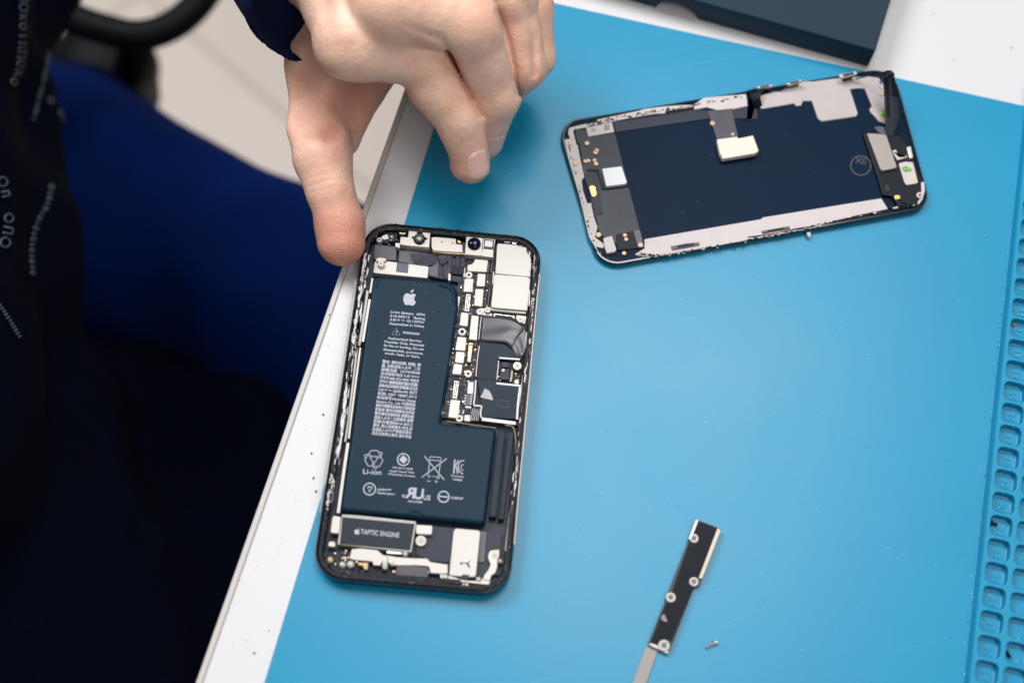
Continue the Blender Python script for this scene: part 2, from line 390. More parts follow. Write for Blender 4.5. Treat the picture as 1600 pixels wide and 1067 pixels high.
# ------------------------------------------------------------------ opened smartphone
def phone():
    OUT = [(572.5,344.1),(848.5,371.2),(795.5,929.9),(485,901.8)]
    ZT = 8.0; Q = np.array([at(x, y, ZT)[:2] for x, y in OUT])
    if area2(Q) < 0: Q = Q[::-1]
    c = Q.mean(0); t = Thing('smartphone', 'opened black smartphone with its battery and circuit board bared beside the thumb', 'smartphone', (c[0], c[1], MZ))
    P = rounded(Q, 11.0, 14); z = lambda R, h: np.column_stack([R, np.full(len(R), h)])
    # frame
    prof = [(1.6, MZ+0.05, 0), (0.5, 1.5, 0), (0.05, 2.6, 0), (0, 4, 0), (0, 6.6, 0), (0.12, 7.4, 1), (0.35, 7.8, 1), (0.6, 7.9, 0), (1.0, 7.7, 0), (1.25, 7.2, 2), (2.5, 7.0, 2), (2.8, 6.4, 0), (3.0, 1.8, 0)]
    b = B()
    rings = [z(inset(P, i), h) for i, h, _ in prof]
    for k in range(len(rings)-1): b.loft(rings[k:k+2], prof[k+1][2], cap1=False)
    b.build('frame', [RIMB, M('rim_edge', (0.10, 0.10, 0.10), 0.25, metal=0.8), GUNK], t)
    B().prism2(inset(P, 1.7), MZ+0.03, 1.9, 0, 0).build('back_panel', SLATE, t)
    # worn steel line along the outer right and upper left rim
    A1 = T(560,340,9.975); A2 = T(700,350,9.975); A3 = T(700,440,9.975); A4 = T(690,540,9.975); Z1 = T(540,330,5); Z2 = T(520,520,5); Z3 = T(490,720,5); Z5 = T(680,560,8.89); A6 = T(640,340,10); B5 = T(500,800,8.894); B6 = T(650,800,8.894)
    def line(name, pts, w, zz, mat, th=0.5, bev=0.05):
        L = np.array([at(x, y, zz)[:2] for x, y in pts]); L = bez(L, 6) if len(L) > 2 else L
        tg = np.gradient(L, axis=0); tg /= np.linalg.norm(tg, axis=1, keepdims=True); nr = np.stack([-tg[:, 1], tg[:, 0]], 1)*w/2
        return B().prism2(np.vstack([L+nr, (L-nr)[::-1]]), zz-th, zz, 0, bev).build(name, mat, t)
    line('rim_trim', [(843.3,428),(836,500),(829,575),(819,680),(810,775),(803.5,850)], 0.5, 7.97, M('worn_steel', (0.34, 0.30, 0.27), 0.45, metal=0.5, var=0.25, vscale=500))
    line('rim_trim', [(556,436),(548,480),(541,530),(530,600),(519,670),(508,735),(500,800)], 0.35, 7.95, M('worn_steel_dark', (0.30, 0.28, 0.27), 0.45, metal=0.5, var=0.3, vscale=500))
    # torn adhesive and shielding foil round the ledge
    b = B(); bm_ = [TORN, CREAM, DARK, FLEX, GUNK, WHITE]
    ragged(b, [(574,398),(566,440),(560,480),(555,530),(547,560)], 11, 110, 7.0, [0,0,1,2,2,3,5], lo=2, hi=8)
    ragged(b, [(549,560),(543,600),(538,650),(530,700),(522,745),(516,790)], 8, 90, 7.0, [0,1,2,2,3,4,4], lo=2, hi=9)
    ragged(b, [(541,603),(537,640),(533,680),(527,712)], 3.5, 70, 7.6, [1,5,5], 1.2, lo=2, hi=7); ragged(b, [(571,400),(563,450),(556,500),(551,540)], 4, 60, 7.5, [1,5,0], 1.1, lo=2, hi=7); ragged(b, [(518,740),(514,770),(510,800)], 3, 26, 7.5, [1,5]); ragged(b, [(836,440),(831,500),(827,560)], 2.5, 40, 7.5, [1,5,3], 0.9)
    ragged(b, [(838,400),(836,440),(832,490),(826,560)], 9, 90, 7.0, [0,2,2,3,4,1], lo=1.5, hi=6)
    ragged(b, [(826,560),(820,620),(812,690),(806,740),(799,800)], 7, 90, 7.0, [0,1,2,2,3,5], lo=2, hi=8)
    ragged(b, [(578,390),(588,362),(620,354),(700,361),(780,370),(815,378),(836,400)], 9, 110, 7.0, [4,4,2,2,2,4,3])
    ragged(b, [(506,800),(503,860),(515,890),(560,902),(640,910),(720,917),(770,916),(792,890),(800,820)], 8, 80, 7.0, [4,4,2,2,2,3])
    b.build('torn_adhesive', bm_, t)
    # inner metal edge strips
    line('side_strip', T(540,400,7.62)(320,265,292,440), 0.75, 6.2, CREAM)
    line('side_strip', T(540,400,7.62)(287,515,205,1020), 0.95, 6.2, CREAM)
    line('side_rail', T(540,400,7.62)(262,410,235,600,190,900,160,1066), 1.0, 6.5, M('grey_rail', (0.25, 0.24, 0.24), 0.35, metal=0.5))
    line('side_strip', T(500,540,6.67)(420,20,370,400,325,750,300,965), 0.7, 6.3, CREAM)
    line('side_strip', T(485,690,6.67)(392,10,350,300,290,740), 1.1, 6.3, CREAM)
    line('side_rail', T(500,540,6.67)(385,20,345,380,300,740,262,1000), 0.8, 6.6, M('grey_rail', ()) )
    line('side_strip', Z2(1470,440,1485,600)+Z2(1460,760), 1.0, 6.6, WHITE)
    line('side_strip', T(780,640,6.67)(200,345,180,560,160,640), 0.7, 6.6, CREAM)
    line('side_strip', T(780,640,6.67)(165,640,120,1000)+[(790,860)], 0.5, 6.6, M('worn_steel', ()))
    line('side_strip', A3(1270,130,1265,380), 0.5, 6.6, CREAM); line('side_strip', A3(1230,790,1215,1030), 0.6, 6.6, WHITE)
    line('side_strip', A4(1290,460,1260,700,1240,1000), 1.4, 6.5, WHITE); line('side_strip', A2(1290,600,1280,740), 0.4, 6.6, CREAM)
    # ---- circuit board
    brd = [(718,378),(840,388),(822,665),(688,652),(700,520),(716,440)]
    bd = P1('circuit_board', brd, 1.9, 3.6, BOARD, t, 1)
    b = B(); cm = [STEEL, CREAM, DARK, FLEX, GOLD, SLATE]
    scatter(b, [(722,435),(770,435),(770,480),(745,560),(733,600),(735,655),(690,650),(703,560),(712,470)], 260, 3.8, 0.7, 2.4, [0,1,2,2,3,3,4,5], 0.5)
    scatter(b, [(790,560),(812,560),(806,600),(770,600),(776,560)], 40, 3.8, 0.7, 2.0, [2,2,3,4], 0.3)
    b.build('small_components', cm, bd)
    # ---- battery
    BP = [(583.5,431),(714,441),(715,480),(704,560),(687.5,661),(775,669.5),(757.5,817.5),(532.5,796.5),(548,690),(570,532)]
    pp = np.array([at(x, y, 6.6)[:2] for x, y in BP])
    if area2(pp) < 0: pp = pp[::-1]
    # individual corner radii
    def rc(Pq, rad):
        out = []; N = len(Pq)
        for i in range(N):
            a, bq, cq = Pq[i-1], Pq[i], Pq[(i+1) % N]
            sub = rounded([a, bq, cq], rad[i], 8); # corner i=1
            # extract the middle corner's arc
            u = a-bq; v = cq-bq; lu, lv = np.linalg.norm(u), np.linalg.norm(v); u /= lu; v /= lv; th = math.acos(np.clip(u@v, -1, 1))
            if th > 3.0 or rad[i] <= 0: out.append(bq); continue
            d = min(rad[i]/math.tan(th/2), lu*.48, lv*.48); r2 = d*math.tan(th/2); cen = bq+(u+v)/np.linalg.norm(u+v)*(r2/math.sin(th/2))
            p0 = bq+u*d; p1 = bq+v*d; a0 = math.atan2(*(p0-cen)[::-1]); a1 = math.atan2(*(p1-cen)[::-1]); da = (a1-a0+math.pi) % (2*math.pi)-math.pi
            for k in range(9): out.append(cen+r2*np.array([math.cos(a0+da*k/8), math.sin(a0+da*k/8)]))
        return np.array(out)
    near = lambda q, px: np.linalg.norm(q - at(*px, 6.6)[:2]) < 0.6
    rad = [2.6 if near(q, BP[0]) else 6.5 if near(q, BP[1]) else 1.0 if near(q, BP[4]) else 1.6 for q in pp]
    R = rc(pp, rad)
    b = B(); Rz = lambda d, h: z(inset(R, d), h)
    b.loft([Rz(-0.25, 2.0), Rz(-0.25, 5.2), Rz(0.0, 5.9), Rz(0.35, 6.35), Rz(0.8, 6.58), Rz(1.2, 6.6)])
    bt = b.build('battery', BATT, t, smooth=True)
    for p_ in bt.data.polygons: p_.use_smooth = len(p_.vertices) == 4
    # pressed marks in the wrap
    for pts in ([(677,598),(664,625),(663,650),(672,668),(688,674),(702,668),(712,664)],):
        L = bez([at(x, y, 6.55) for x, y in pts], 8); B().tube([p_-[0,0,0.12] for p_ in L], 0.2, 8).build('wrap_crease', BATT, bt, True)
    L = bez([at(x, y, 6.3) for x, y in [(686,446),(700,450),(708,459),(711,474)]], 8); B().tube(L, 0.75, 8).build('wrap_crease', BATT, bt, True)
    L = bez([at(x, y, 6.4) for x, y in [(587,450),(590,440),(598,435)]], 8); B().tube(L, 0.5, 8).build('wrap_crease', BATT, bt, True)
    L = bez([at(x, y, 6.3) for x, y in [(636,803),(645,799),(655,800),(660,805)]], 8); B().tube(L, 0.6, 8).build('wrap_crease', BATT, bt, True)
    # dust on the wrap
    b = B()
    for _ in range(46):
        x, y = 560+rnd()*150, 440+rnd()*340
        if x < 600-(y-430)*0.15 or (x > 690 and y > 520): continue
        b.prism(circ((x, y), 0.16+rnd()*0.3, 5), 6.55, 6.72, 0, 0)
    tag(b.build('dust', M('dust_white', (0.6, 0.6, 0.62), 0.9), bt), kind='stuff')
    # printing
    zt = 6.64; b = B(); ZA = T(560,420,6.669)
    def ln(x0, y0, x1, y1, s, cap=25): (p0, p1) = ZA(x0, y0, x1, y1); write(b, s, p0, p1, cap/6.669, zt, bold=0.075)
    ln(335,460,693,493,'Li-ion Battery  APN:'); ln(328,500,692,534,'616-00512   Rating'); ln(328,540,685,571,'3.81V ⎓ 10.13Whr'); ln(318,581,682,613,'Assembled in China')
    stroke(b, ZA(347,686,397,618,433,691), 0.16, zt, True); write(b, '!', *ZA(391,680,400,681), 40/6.669, zt)
    ln(460,676,633,692,'WARNING')
    ln(305,733,655,766,'Authorized Service'); ln(272,770,680,810,'Provider Only. Potential'); ln(263,808,677,851,'for fire or burning. Do not'); ln(257,850,672,895,'disassemble, puncture,'); ln(275,889,640,930,'crush, heat, or burn.')
    rows = ['警告: 請勿拆解, 刺破, 擠','壓, 加熱或投入火中  二次','鋰電池組  1ICP4/98/58','充电限制电压 4.35 V⎓⎓','연락처:080-333-4000 제품명','연락처 標稱電壓和額定容量/','标称电压和额定容量量/공칭용','3.81V ⎓ 2658mAh 执行','标准: GB/T 18287-2013','电池型号:Huizhou Desay','Battery Co., Ltd 中国制造','惠州市德赛电池有限公司制造商','制造商 惠州市德赛电池有限','警告請勿拆解刺破 擠壓加熱','或投入火中二次鋰電池 組警','型號/充電限制616-00512','警告: 禁止拆解撞击 挤压,加','热或投入火中,严禁使用浸水','后应立即停止使用 浸水电池']
    ZB = T(550,550,7.1125)
    for k, s in enumerate(rows):
        f = k/18; (p0, p1) = ZB(335+(218-335)*f, 120+(914-120)*f, 762+(655-762)*f, 160+(957-160)*f); write(b, s, p0, p1, 29/7.11, zt, bold=0.075)
    ZC = T(540,690,8)
    def tc(x0, y0, x1, y1, s, cap, bold=0.06, mirror=False): (p0, p1) = ZC(x0, y0, x1, y1); write(b, s, p0, p1, cap/8, zt, bold=bold, mirror=mirror)
    # battery recycling sign: three folded arrows
    cx, cy = 355, 215
    for k in range(3):
        a = math.radians(120*k+4); ro = lambda x, y: ZC(cx+x*math.cos(a)-y*math.sin(a), cy+x*math.sin(a)+y*math.cos(a))[0]
        stroke(b, [ro(x, y) for x, y in [(-34,-30),(-70,-62),(-42,-104),(40,-108),(78,-44),(34,-30)]], 0.30, zt+0.003*k, True)
        stroke(b, [ro(x, y) for x, y in [(62,-92),(98,-88),(84,-40)]], 0.28, zt)
        stroke(b, [ro(x, y) for x, y in [(-36,20),(0,-40),(36,20)]], 0.26, zt+0.01)
    tc(215,400,445,414,'Li-ion',62,0.06)
    for (x, y, r) in ((722,222,74),(300,590,74)): stroke(b, [ZC(px, py)[0] for px, py in circ((x, y), r)], 0.42, zt)
    flatpoly(b, ZC(722,166,774,222,724,276,670,222), zt); 
    flatpoly(b, ZC(*sum(map(list, circ((300,590),50,20)), [])), zt-0.01) if False else None
    write(b, 'PS', *ZC(272,585,335,590), 34/8, zt, bold=0.04); write(b, 'E', *ZC(285,625,318,628), 30/8, zt, bold=0.04)
    tc(582,332,835,352,'TIS 2217-2548',22); tc(545,372,855,396,'Apple South Asia',22); tc(530,412,862,442,'(Thailand) Limited',22)
    # crossed-out bin
    stroke(b, ZC(985,178,1232,475), 0.34, zt); stroke(b, ZC(1265,208,950,446), 0.34, zt)
    stroke(b, ZC(1062,186,1180,195,1195,212,1192,238,1048,226,1048,202), 0.26, zt, True); stroke(b, ZC(1052,232,1030,425,1160,440,1188,240), 0.28, zt)
    stroke(b, [ZC(x, y)[0] for x, y in circ((1155,445), 16, 10)], 0.2, zt); stroke(b, ZC(1040,425,1040,452), 0.3, zt)
    stroke(b, ZC(1018,489,1060,491), 0.26, zt); stroke(b, ZC(1112,494,1152,498), 0.22, zt); stroke(b, ZC(1133,478,1131,516), 0.22, zt)
    # KC mark
    stroke(b, ZC(1365,222,1352,398), 0.5, zt); stroke(b, ZC(1410,228,1388,275,1376,300,1392,350,1400,400), 0.4, zt); stroke(b, ZC(1485,235,1440,238,1412,275,1406,320,1420,370,1468,404), 0.42, zt); stroke(b, ZC(1478,285,1450,290,1440,320,1450,350,1474,356), 0.3, zt)
    tc(1312,435,1478,452,'YU10194-',22); tc(1340,478,1452,492,'16008',22)
    tc(395,608,570,610,'2658mAh',24); tc(390,645,605,664,'Apple Japan',24)
    tc(702,692,745,697,'c',52,0.08); tc(745,700,850,710,'R',135,0.22,True); tc(845,708,955,722,'U',135,0.22); tc(968,724,1055,732,'US',62,0.08); tc(782,756,955,768,'MH12788',26)
    stroke(b, [ZC(px, py)[0] for px, py in circ((1225,686), 68)], 0.48, zt); stroke(b, ZC(1155,678,1295,692), 0.5, zt); tc(1320,712,1465,724,'R38369',30,0.05)
    b.build('printed_text', INK, bt)
    b = B(); fruit(b, ZA(536,313)[0], 140/6.669, zt, 6); b.build('fruit_logo', M('silver_logo', (0.36, 0.37, 0.42), 0.45, metal=0.1), bt)
    # battery tail and adhesive tabs right of it
    B().prism(Z2(1290,765,1350,770)+[(776,808),(764,807)], 2, 5.4, 0.5, 0.3).build('battery_side_flap', FILM, t, )
    B().prism(Z2(1365,770,1420,775)+[(787,812),(779,811)], 2, 5.0, 0.5, 0.3).build('battery_side_flap', FILM, t)
    # ---- upper left flex area
    P1('flex_pad', A1(255,415,600,455,585,670,235,640), 1.9, 4.4, FLEX, t, 0.5)
    P1('flex_pad', A1(635,500,850,520,1250,590,1240,930,1095,900,1100,770,625,690), 1.9, 4.2, FLEX, t, 0.5)
    P1('flex_pad', A1(1230,570,1596,570)+Z1(920,350,930,430,905,560,650,510), 1.9, 4.0, SLATE, t, 0.5)
    pl = P1('cover_plate', A1(275,660,460,680,1100,762,1080,945,230,862,250,700), 2, 5.0, SHIELD, t, 0.5, 0.15)
    P1('foil_patch', A1(602,700,785,725,768,866,585,842), 5.0, 5.12, FLEX, pl, 0.3, 0.03)
    # swirling flex cables
    GF = M('glossy_flex', (0.045, 0.042, 0.060), 0.38, spec=0.4, var=0.3, vscale=200)
    def swirl(center, r0, r1, a0, a1, zc, n):
        b = B()
        for k in range(n):
            ra = r0+(r1-r0)*k/n; rb = r0+(r1-r0)*(k+0.72)/n; h = lambda j: zc+0.35*math.sin(j/26*math.pi)+0.16*(k % 2)
            b.sheet([[at(*q, h(j)) for j, q in enumerate(circ(center, r_, 26, 0.85, a0, a1))] for r_ in (ra, (ra+rb)/2, rb)], 0.35, k % 2)
        b.sheet([[at(*q, zc-0.05) for q in circ(center, r_, 26, 0.85, a0, a1)] for r_ in (r0, r1)], 0.35, 0)
        return b.build('flex_cable', [GF, FLEX], t, True)
    swirl((664,396), 3, 23, 15, 178, 4.8, 8)
    swirl((708,402), 4, 23, 140, 290, 4.8, 7)
    swirl((690,424), 3, 16, -70, 70, 4.6, 5)
    b = B()
    for x in (702, 714, 722): b.prism([(x, 378), (x+6, 379), (x+3, 425), (x-3, 424)], 3, 4.7+rnd()*0.5, 0.2, 0.1, 0)
    b.build('flex_cable', SLATE, t)
    P1('flex_pad', A6(605,745,860,760,840,900,610,870), 3, 5.0, DARK, t, 0.4)
    P1('contact_tab', A6(605,870,645,875,640,985,600,980), 3.5, 5.4, CREAM, t, 0.1)
    # earpiece corner
    B().disc(A1(500,260)[0], 2.9, 2, 5.4, 0.2).build('speaker_seal', HOLE, t)
    b = B(); ragged(b, [A1(440,330)[0], A1(530,330)[0], A1(600,350)[0]], 9, 40, 5.4, [0,1,2,2,3]); b.build('speaker_mesh', [TORN, FLEX, DARK, SLATE], t)
    b = B(); b.disc(A1(325,345)[0], 1.1, 3, 6.0, 0.2, hole=0.3); b.prism(A1(370,285,450,255,480,330,400,345,350,320), 3, 6.2, 0.3, 0.15); b.build('clip', CREAM, t)
    B().disc(A1(440,375)[0], 0.7, 3, 5.8, 0.2).build('blue_sensor', M('teal_glass', (0.01, 0.04, 0.08), 0.15), t)
    b = B(); b.prism(A1(640,170,740,190,735,215,640,205), 3, 6.4, 0.1); b.prism(A1(640,230,720,240,720,260,640,255), 3, 6.4, 0.1); b.build('spring_contact', STEEL, t)
    b = B(); b.dome(A1(722,240)[0], 0.55, 5.8, 0.5); b.dome(A1(478,415)[0], 0.35, 4.4, 0.3); b.build('gold_contact', GOLD, t)
    # ---- camera row
    c1 = P1('camera_bracket', A1(655,300,772,306,790,188,1125,205,1105,470,745,435,648,418), 3.5, 7.0, CREAM, t, 0.35, 0.15)
    P1('bracket_lip', A1(580,400,640,405,745,455,1100,492,1098,475,745,440,640,425,640,470,580,450), 3, 6.2, CREAM, c1, 0.1, 0.1)
    def lens(cpx, R, rin, zt_, parent, glass, spark):
        b = B(); b.disc(cpx, R, 6.9, zt_, 0.3, 32); o = b.build('lens_barrel', DARK, parent)
        cz = at(*cpx, zt_)
        b = B(); b.disc(cz, rin, zt_-0.1, zt_+0.35, 0.12, 28, px=False, hole=rin*0.6); b.build('lens_ring', M('lens_ring', (0.05, 0.05, 0.06), 0.3), o)
        b = B(); b.dome(cz, rin*0.62, zt_-0.05, 0.3, 24, px=False); b.build('lens_glass', glass, o, True)
        return o
    l1 = lens(A1(950,325)[0], 2.3, 1.55, 7.9, c1, M('lens_coated', (0.35, 0.34, 0.22), 0.1, coat=1), True)
    b = B(); b.prism(A1(825,300,860,290,860,335), 6.9, 7.4, 0.1, 0.05); b.prism(A1(1040,300,1078,325,1040,350), 6.9, 7.4, 0.1, 0.05); b.prism(A1(900,235,960,200,1010,240), 6.9, 7.6, 0.1, 0.05); b.build('lens_tab', DARK, c1)
    c2 = P1('sensor_plate', A6(340,310,400,303,590,318,725,332,725,412,822,422,835,545,600,535,370,515,345,470), 3.5, 6.9, CREAM, t, 0.3, 0.15)
    b = B()
    for q in A6(503,382,672,402): b.disc(q, 0.33, 6.8, 6.93, 0.02, 12)
    b.build('pin_hole', HOLE, c2)
    P1('bracket_lip', A6(350,518,600,540,838,555,835,570,760,570,590,560,370,535), 3, 6.3, M('gold_edge', (0.5, 0.4, 0.25), 0.4, metal=0.5), c2, 0.1, 0.05)
    P1('clip', A6(755,345,805,375,795,405,750,390), 3.5, 6.0, GOLD, t, 0.1)
    c3 = P1('camera_bracket', A6(888,283,1145,302,1132,598,862,578,872,450), 3.5, 7.0, CREAM, t, 0.4, 0.15)
    l2 = lens(A6(1010,400)[0], 2.6, 2.1, 8.0, c3, LENS, False)
    for ch in list(l2.children):
        if ch.name.startswith('lens_ring'): ch.data.materials[0] = LENS
        if ch.name.startswith('lens_glass'):
            bpy.data.objects.remove(ch)
    B().dome(at(*A6(1010,400)[0], 8.0), 2.35, 7.95, 1.0, 32, px=False).build('lens_glass', LENS, l2, True)
    P1('bracket_lip', A6(830,560,862,590,1130,610,1290,640,1295,620,1130,600,870,580,840,548), 3, 6.2, CREAM, c3, 0.1, 0.05)
    c4 = B(); c4.prism(A6(1148,312,1342,330,1338,355,1150,335), 4, 7.0, 0.15, 0.1); c4.prism(A6(1148,335,1165,337,1160,490,1143,488), 4, 7.0, 0, 0.1); c4.prism(A6(1318,352,1340,355,1312,500,1308,498), 4, 7.0, 0, 0.1); c4.prism(A6(1140,488,1312,502,1305,625,1125,600), 4, 7.0, 0.3, 0.1)
    c4 = c4.build('projector_housing', CREAM, t)
    P1('projector_well', A6(1160,337,1320,352,1310,500,1150,488), 4, 4.8, M('brown_recess', (0.22, 0.17, 0.11), 0.5), c4, 0, 0)
    P1('projector_window', A6(1178,348,1305,362,1292,462,1168,448), 4.8, 6.3, M('frosted_window', (0.62, 0.61, 0.70), 0.3), c4, 0.25, 0.12)
    b = B(); b.prism(A2(775,245,850,250,850,285,770,280), 4, 6.3, 0.1, 0.1, 0); b.prism(A2(878,248,975,262,970,292,875,285), 4, 6.6, 0.1, 0.1, 1); b.prism(A2(955,240,975,243,972,270,950,268), 5, 6.8, 0, 0.05, 2); b.disc(A2(1035,290)[0], 1.0, 4, 6.6, 0.2, i=3)
    b.build('contact_clip', [SLATE, CREAM, GOLD, STEEL], t)
    # ---- shields of the board
    s1 = P1('shield_can', A2(775,300,1300,345,1302,400,1286,828,735,772,748,600,762,330), 3.6, 6.2, SHIELD, t, 0.5, 0.2)
    P1('slot', A2(1085,338,1235,350,1232,362,1085,348), 6.1, 6.24, HOLE, s1, 0, 0)
    s2 = P1('shield_can', A2(722,780,1200,818,1270,835,1284,870)+A3(1238,455,1215,450,700,408,670,375), 3.6, 6.25, SHIELD, t, 0.5, 0.2)
    P1('shield_lip', A3(640,362,690,415,1215,462,1215,500,680,448), 3.6, 5.2, SHIELD, s2, 0.2, 0.1)
    P1('shield_lip', A2(700,745,722,740,715,945,690,940), 3.6, 5.4, CREAM, s2, 0.1, 0.1)
    def washer(c, R, h, zt_=5.0, mat=CREAM, parent=t, nm='standoff'):
        o = B().disc(c, R, 3.4, zt_, 0.15, 28, hole=h).build(nm, mat, parent); B().disc(at(*c, zt_-0.5), h*1.02, zt_-1.0, zt_-0.5, 0.02, 16, px=False).build('screw_hole', HOLE, o); return o
    def screw(c, R, zt_=5.6, mat=CREAM, parent=t, rot=20):
        o = B().disc(c, R, zt_-1.2, zt_, 0.18, 28).build('screw', mat, parent); q = at(*c, zt_); bb = B()
        for a in (rot, rot+90):
            ca, sa = math.cos(math.radians(a)), math.sin(math.radians(a)); l, w = R*0.45, R*0.11
            bb.prism2([(q[0]+ca*x-sa*y, q[1]+sa*x+ca*y) for x, y in ((-l,-w),(l,-w),(l,w),(-l,w))], zt_-0.02, zt_+0.015+0.001*(a > 60), 0, 0)
        bb.build('cross_recess', M('recess', (0.16, 0.13, 0.11), 0.6), o); return o
    screw(A1(352,722)[0], 1.25, 6.3); b = B(); b.prism(A1(262,650,330,620,430,640,435,670,380,690,300,690), 4, 6.0, 0.2, 0.1); b.build('clip', CREAM, t); washer(A1(358,745)[0], 1.45, 0.9, 5.6)
    P1('bracket', A3(450,425,570,410,600,490,690,490,690,540,520,520,460,500), 3.6, 4.6, CREAM, t, 0.4)
    washer(A3(495,468)[0], 1.35, 0.42, 4.95); screw(A3(618,437)[0], 1.25, 5.9)
    washer(A2(325,795)[0], 1.5, 0.45, 5.0, SHIELD); washer(A3(220,778)[0], 1.5, 0.72, 5.2, WHITE); washer(A4(415,435)[0], 1.5, 0.45, 5.0, CREAM); washer(Z5(338,830)[0], 1.45, 0.42, 5.0, SHIELD)
    P1('bracket', A3(1065,520,1225,540,1200,660,1150,650,1062,590), 3.6, 4.6, CREAM, t, 0.3); screw(A3(1130,592)[0], 1.25, 5.2); screw(A4(1180,312)[0], 1.65, 6.2, M('pale_gold', (0.62, 0.56, 0.44), 0.4, metal=0.3)); 
    P1('bracket', A2(235,660,275,685,265,780,395,770,300,850,232,820), 3.6, 4.4, SHIELD, t, 0.2)
    for pl_ in [A2(420,545,610,555,627,580,605,750,300,735,305,640,370,625,400,595), A2(260,850,402,852,382,1062,238,1055), A2(465,770,592,780,575,975,440,968), Z1(1015,605,1080,608,1070,745,1002,737), A3(205,475,325,490,308,698,178,680), A3(365,522,482,535,452,912,325,900),
                A3(150,855,290,870)+A4(372,82,208,68), A4(225,90,365,100,345,275,205,260), Z5(215,565,350,582,320,832,180,815), A3(128,225,195,235,150,528,100,520)]:
        P1('connector_shield', pl_, 3.6, 5.1+rnd()*0.2, CREAM, t, 0.35, 0.18)
    for pl_ in [A4(195,280,325,295,305,447,165,437), A4(415,562,502,568,490,752,398,746), Z5(412,780,490,785,485,872,400,862), Z5(415,655,505,665,500,690,415,682)]:
        P1('connector_shield', pl_, 3.6, 5.1, WHITE, t, 0.3, 0.15)
    # stripes of flex beside the shields
    b = B()
    for k in range(5): b.prism([(752+k*2.2+1, 428), (753.2+k*2.2+1, 428.2), (751.8+k*2.2, 448), (750.6+k*2.2, 447.8)], 3.4, 4.6, 0, 0.03, k % 2)
    for k in range(5): b.prism([(757+k*2.4, 453), (758.4+k*2.4, 453.2), (755.5+k*2.4, 479), (754.1+k*2.4, 478.8)], 3.4, 4.4, 0, 0.03, (k+1) % 2)
    for k in range(4): b.prism([(764+k*2.6, 405), (765.6+k*2.6, 405.2), (763+k*2.6, 426), (761.4+k*2.6, 425.8)], 3.4, 4.4, 0, 0.03, k % 2)
    b.build('striped_flex', [FLEX, DARK], t)
    b = B()
    for k in range(9): b.prism([(738+k*1.3, 638+k*0.1), (738.8+k*1.3, 638+k*0.1), (736.5+k*1.3, 657), (735.7+k*1.3, 657)], 3.4, 4.6, 0, 0.03, k % 2)
    for k in range(3): b.prism([(718+k*3, 640), (719.8+k*3, 640), (717.5+k*3, 647), (715.7+k*3, 647)], 3.4, 4.4, 0, 0.03, k % 2)
    b.build('striped_flex', [SHIELD, SLATE], t)
    # board connectors
    def conn(quad, gold=False):
        q = np.array(quad); o = P1('board_connector', quad, 3.4, 4.3, SLATE if not gold else STEEL, t, 0.1, 0.05)
        bb = B(); L0, R0, R1, L1 = q
        for f0, f1, zt_ in ((0.0, 0.1, 5.0), (0.9, 1.0, 5.0)): bb.prism([L0+(L1-L0)*f0, R0+(R1-R0)*f0, R0+(R1-R0)*f1, L0+(L1-L0)*f1], 4, zt_, 0.1, 0.05, 0)
        for a0, a1 in ((0.05, 0.25), (0.42, 0.58), (0.75, 0.95)):
            top0, bot0 = L0+(R0-L0)*a0, L1+(R1-L1)*a0; top1, bot1 = L0+(R0-L0)*a1, L1+(R1-L1)*a1
            bb.prism([top0+(bot0-top0)*.12, top1+(bot1-top1)*.12, top1+(bot1-top1)*.88, top0+(bot0-top0)*.88], 4, 4.9, 0.05, 0.05, 1 if not gold else 2)
        bb.build('connector_pins', [CREAM, STEEL, GOLD], o)
    conn(A3(285,190,358,200,330,466,252,455)); conn(A3(325,950,392,955)+A4(452,255,400,245), True); conn(Z5(262,305,335,318,302,562,238,548))
    # 8-pad chip
    ch = P1('chip', A4(370,757,490,767,470,932,345,925), 3.6, 4.8, FLEX, t, 0.1, 0.08); b = B()
    for k in range(4):
        for s_ in (0, 1): b.disc(A4(372+s_*98-k*6, 775+s_*8+k*41)[0], 0.28, 4.7, 4.9, 0.03, 10)
    b.build('solder_pad', WHITE, ch)
    # black graphite film over the logic board, with its white edges
    film = P1('graphite_film', A3(520,545,900,560,1190,690)+[(818,530),(816,560),(777,561),(776.5,598),(811,604)]+Z2(1430,672,1165,657,1170,570,1105,560)+[(741,632),(745,589),(749,540)], 3.6, 5.5, FILM, t, 0.3, 0.1)
    line('film_edge', A4(895,188,1222,212), 0.65, 5.8, WHITE); line('film_edge', A4(855,585,1240,625), 0.8, 5.8, WHITE); line('film_edge', A4(1225,625,1195,870,1180,1067)+Z2(1440,675), 0.8, 5.8, WHITE)
    line('film_edge', A4(535,535,520,740,500,920), 0.5, 5.8, WHITE); line('film_edge', A4(500,930,632,938), 0.55, 5.8, WHITE); line('film_edge', A4(627,930,608,1066)+Z2(1165,665), 0.5, 5.8, WHITE); line('film_edge', Z2(1165,672,1430,705), 1.3, 5.6, WHITE)
    line('film_edge', A4(590,0,560,200,535,480), 0.35, 5.7, SHIELD); line('film_edge', A4(890,230,862,530), 0.35, 5.7, CREAM)
    line('film_fold', A4(545,505,860,535), 0.7, 5.56, HOLE)
    P1('torn_label', A4(672,662,702,680,742,700,780,765,805,850,700,828,602,802,640,740), 5.5, 5.66, M('paper_label', (0.42, 0.40, 0.40), 0.6, var=0.1, vscale=300), film, 0, 0.03)
    b = B(); stroke(b, A4(885,850,1050,865,1035,960,870,940), 0.12, 5.52, True); b.build('faint_stamp', M('faint', (0.035, 0.045, 0.058), 0.3), film)
    # cut-out with chips
    P1('chip_bay', A4(895,232,1250,250,1225,605,862,540), 3.6, 4.0, DARK, t)
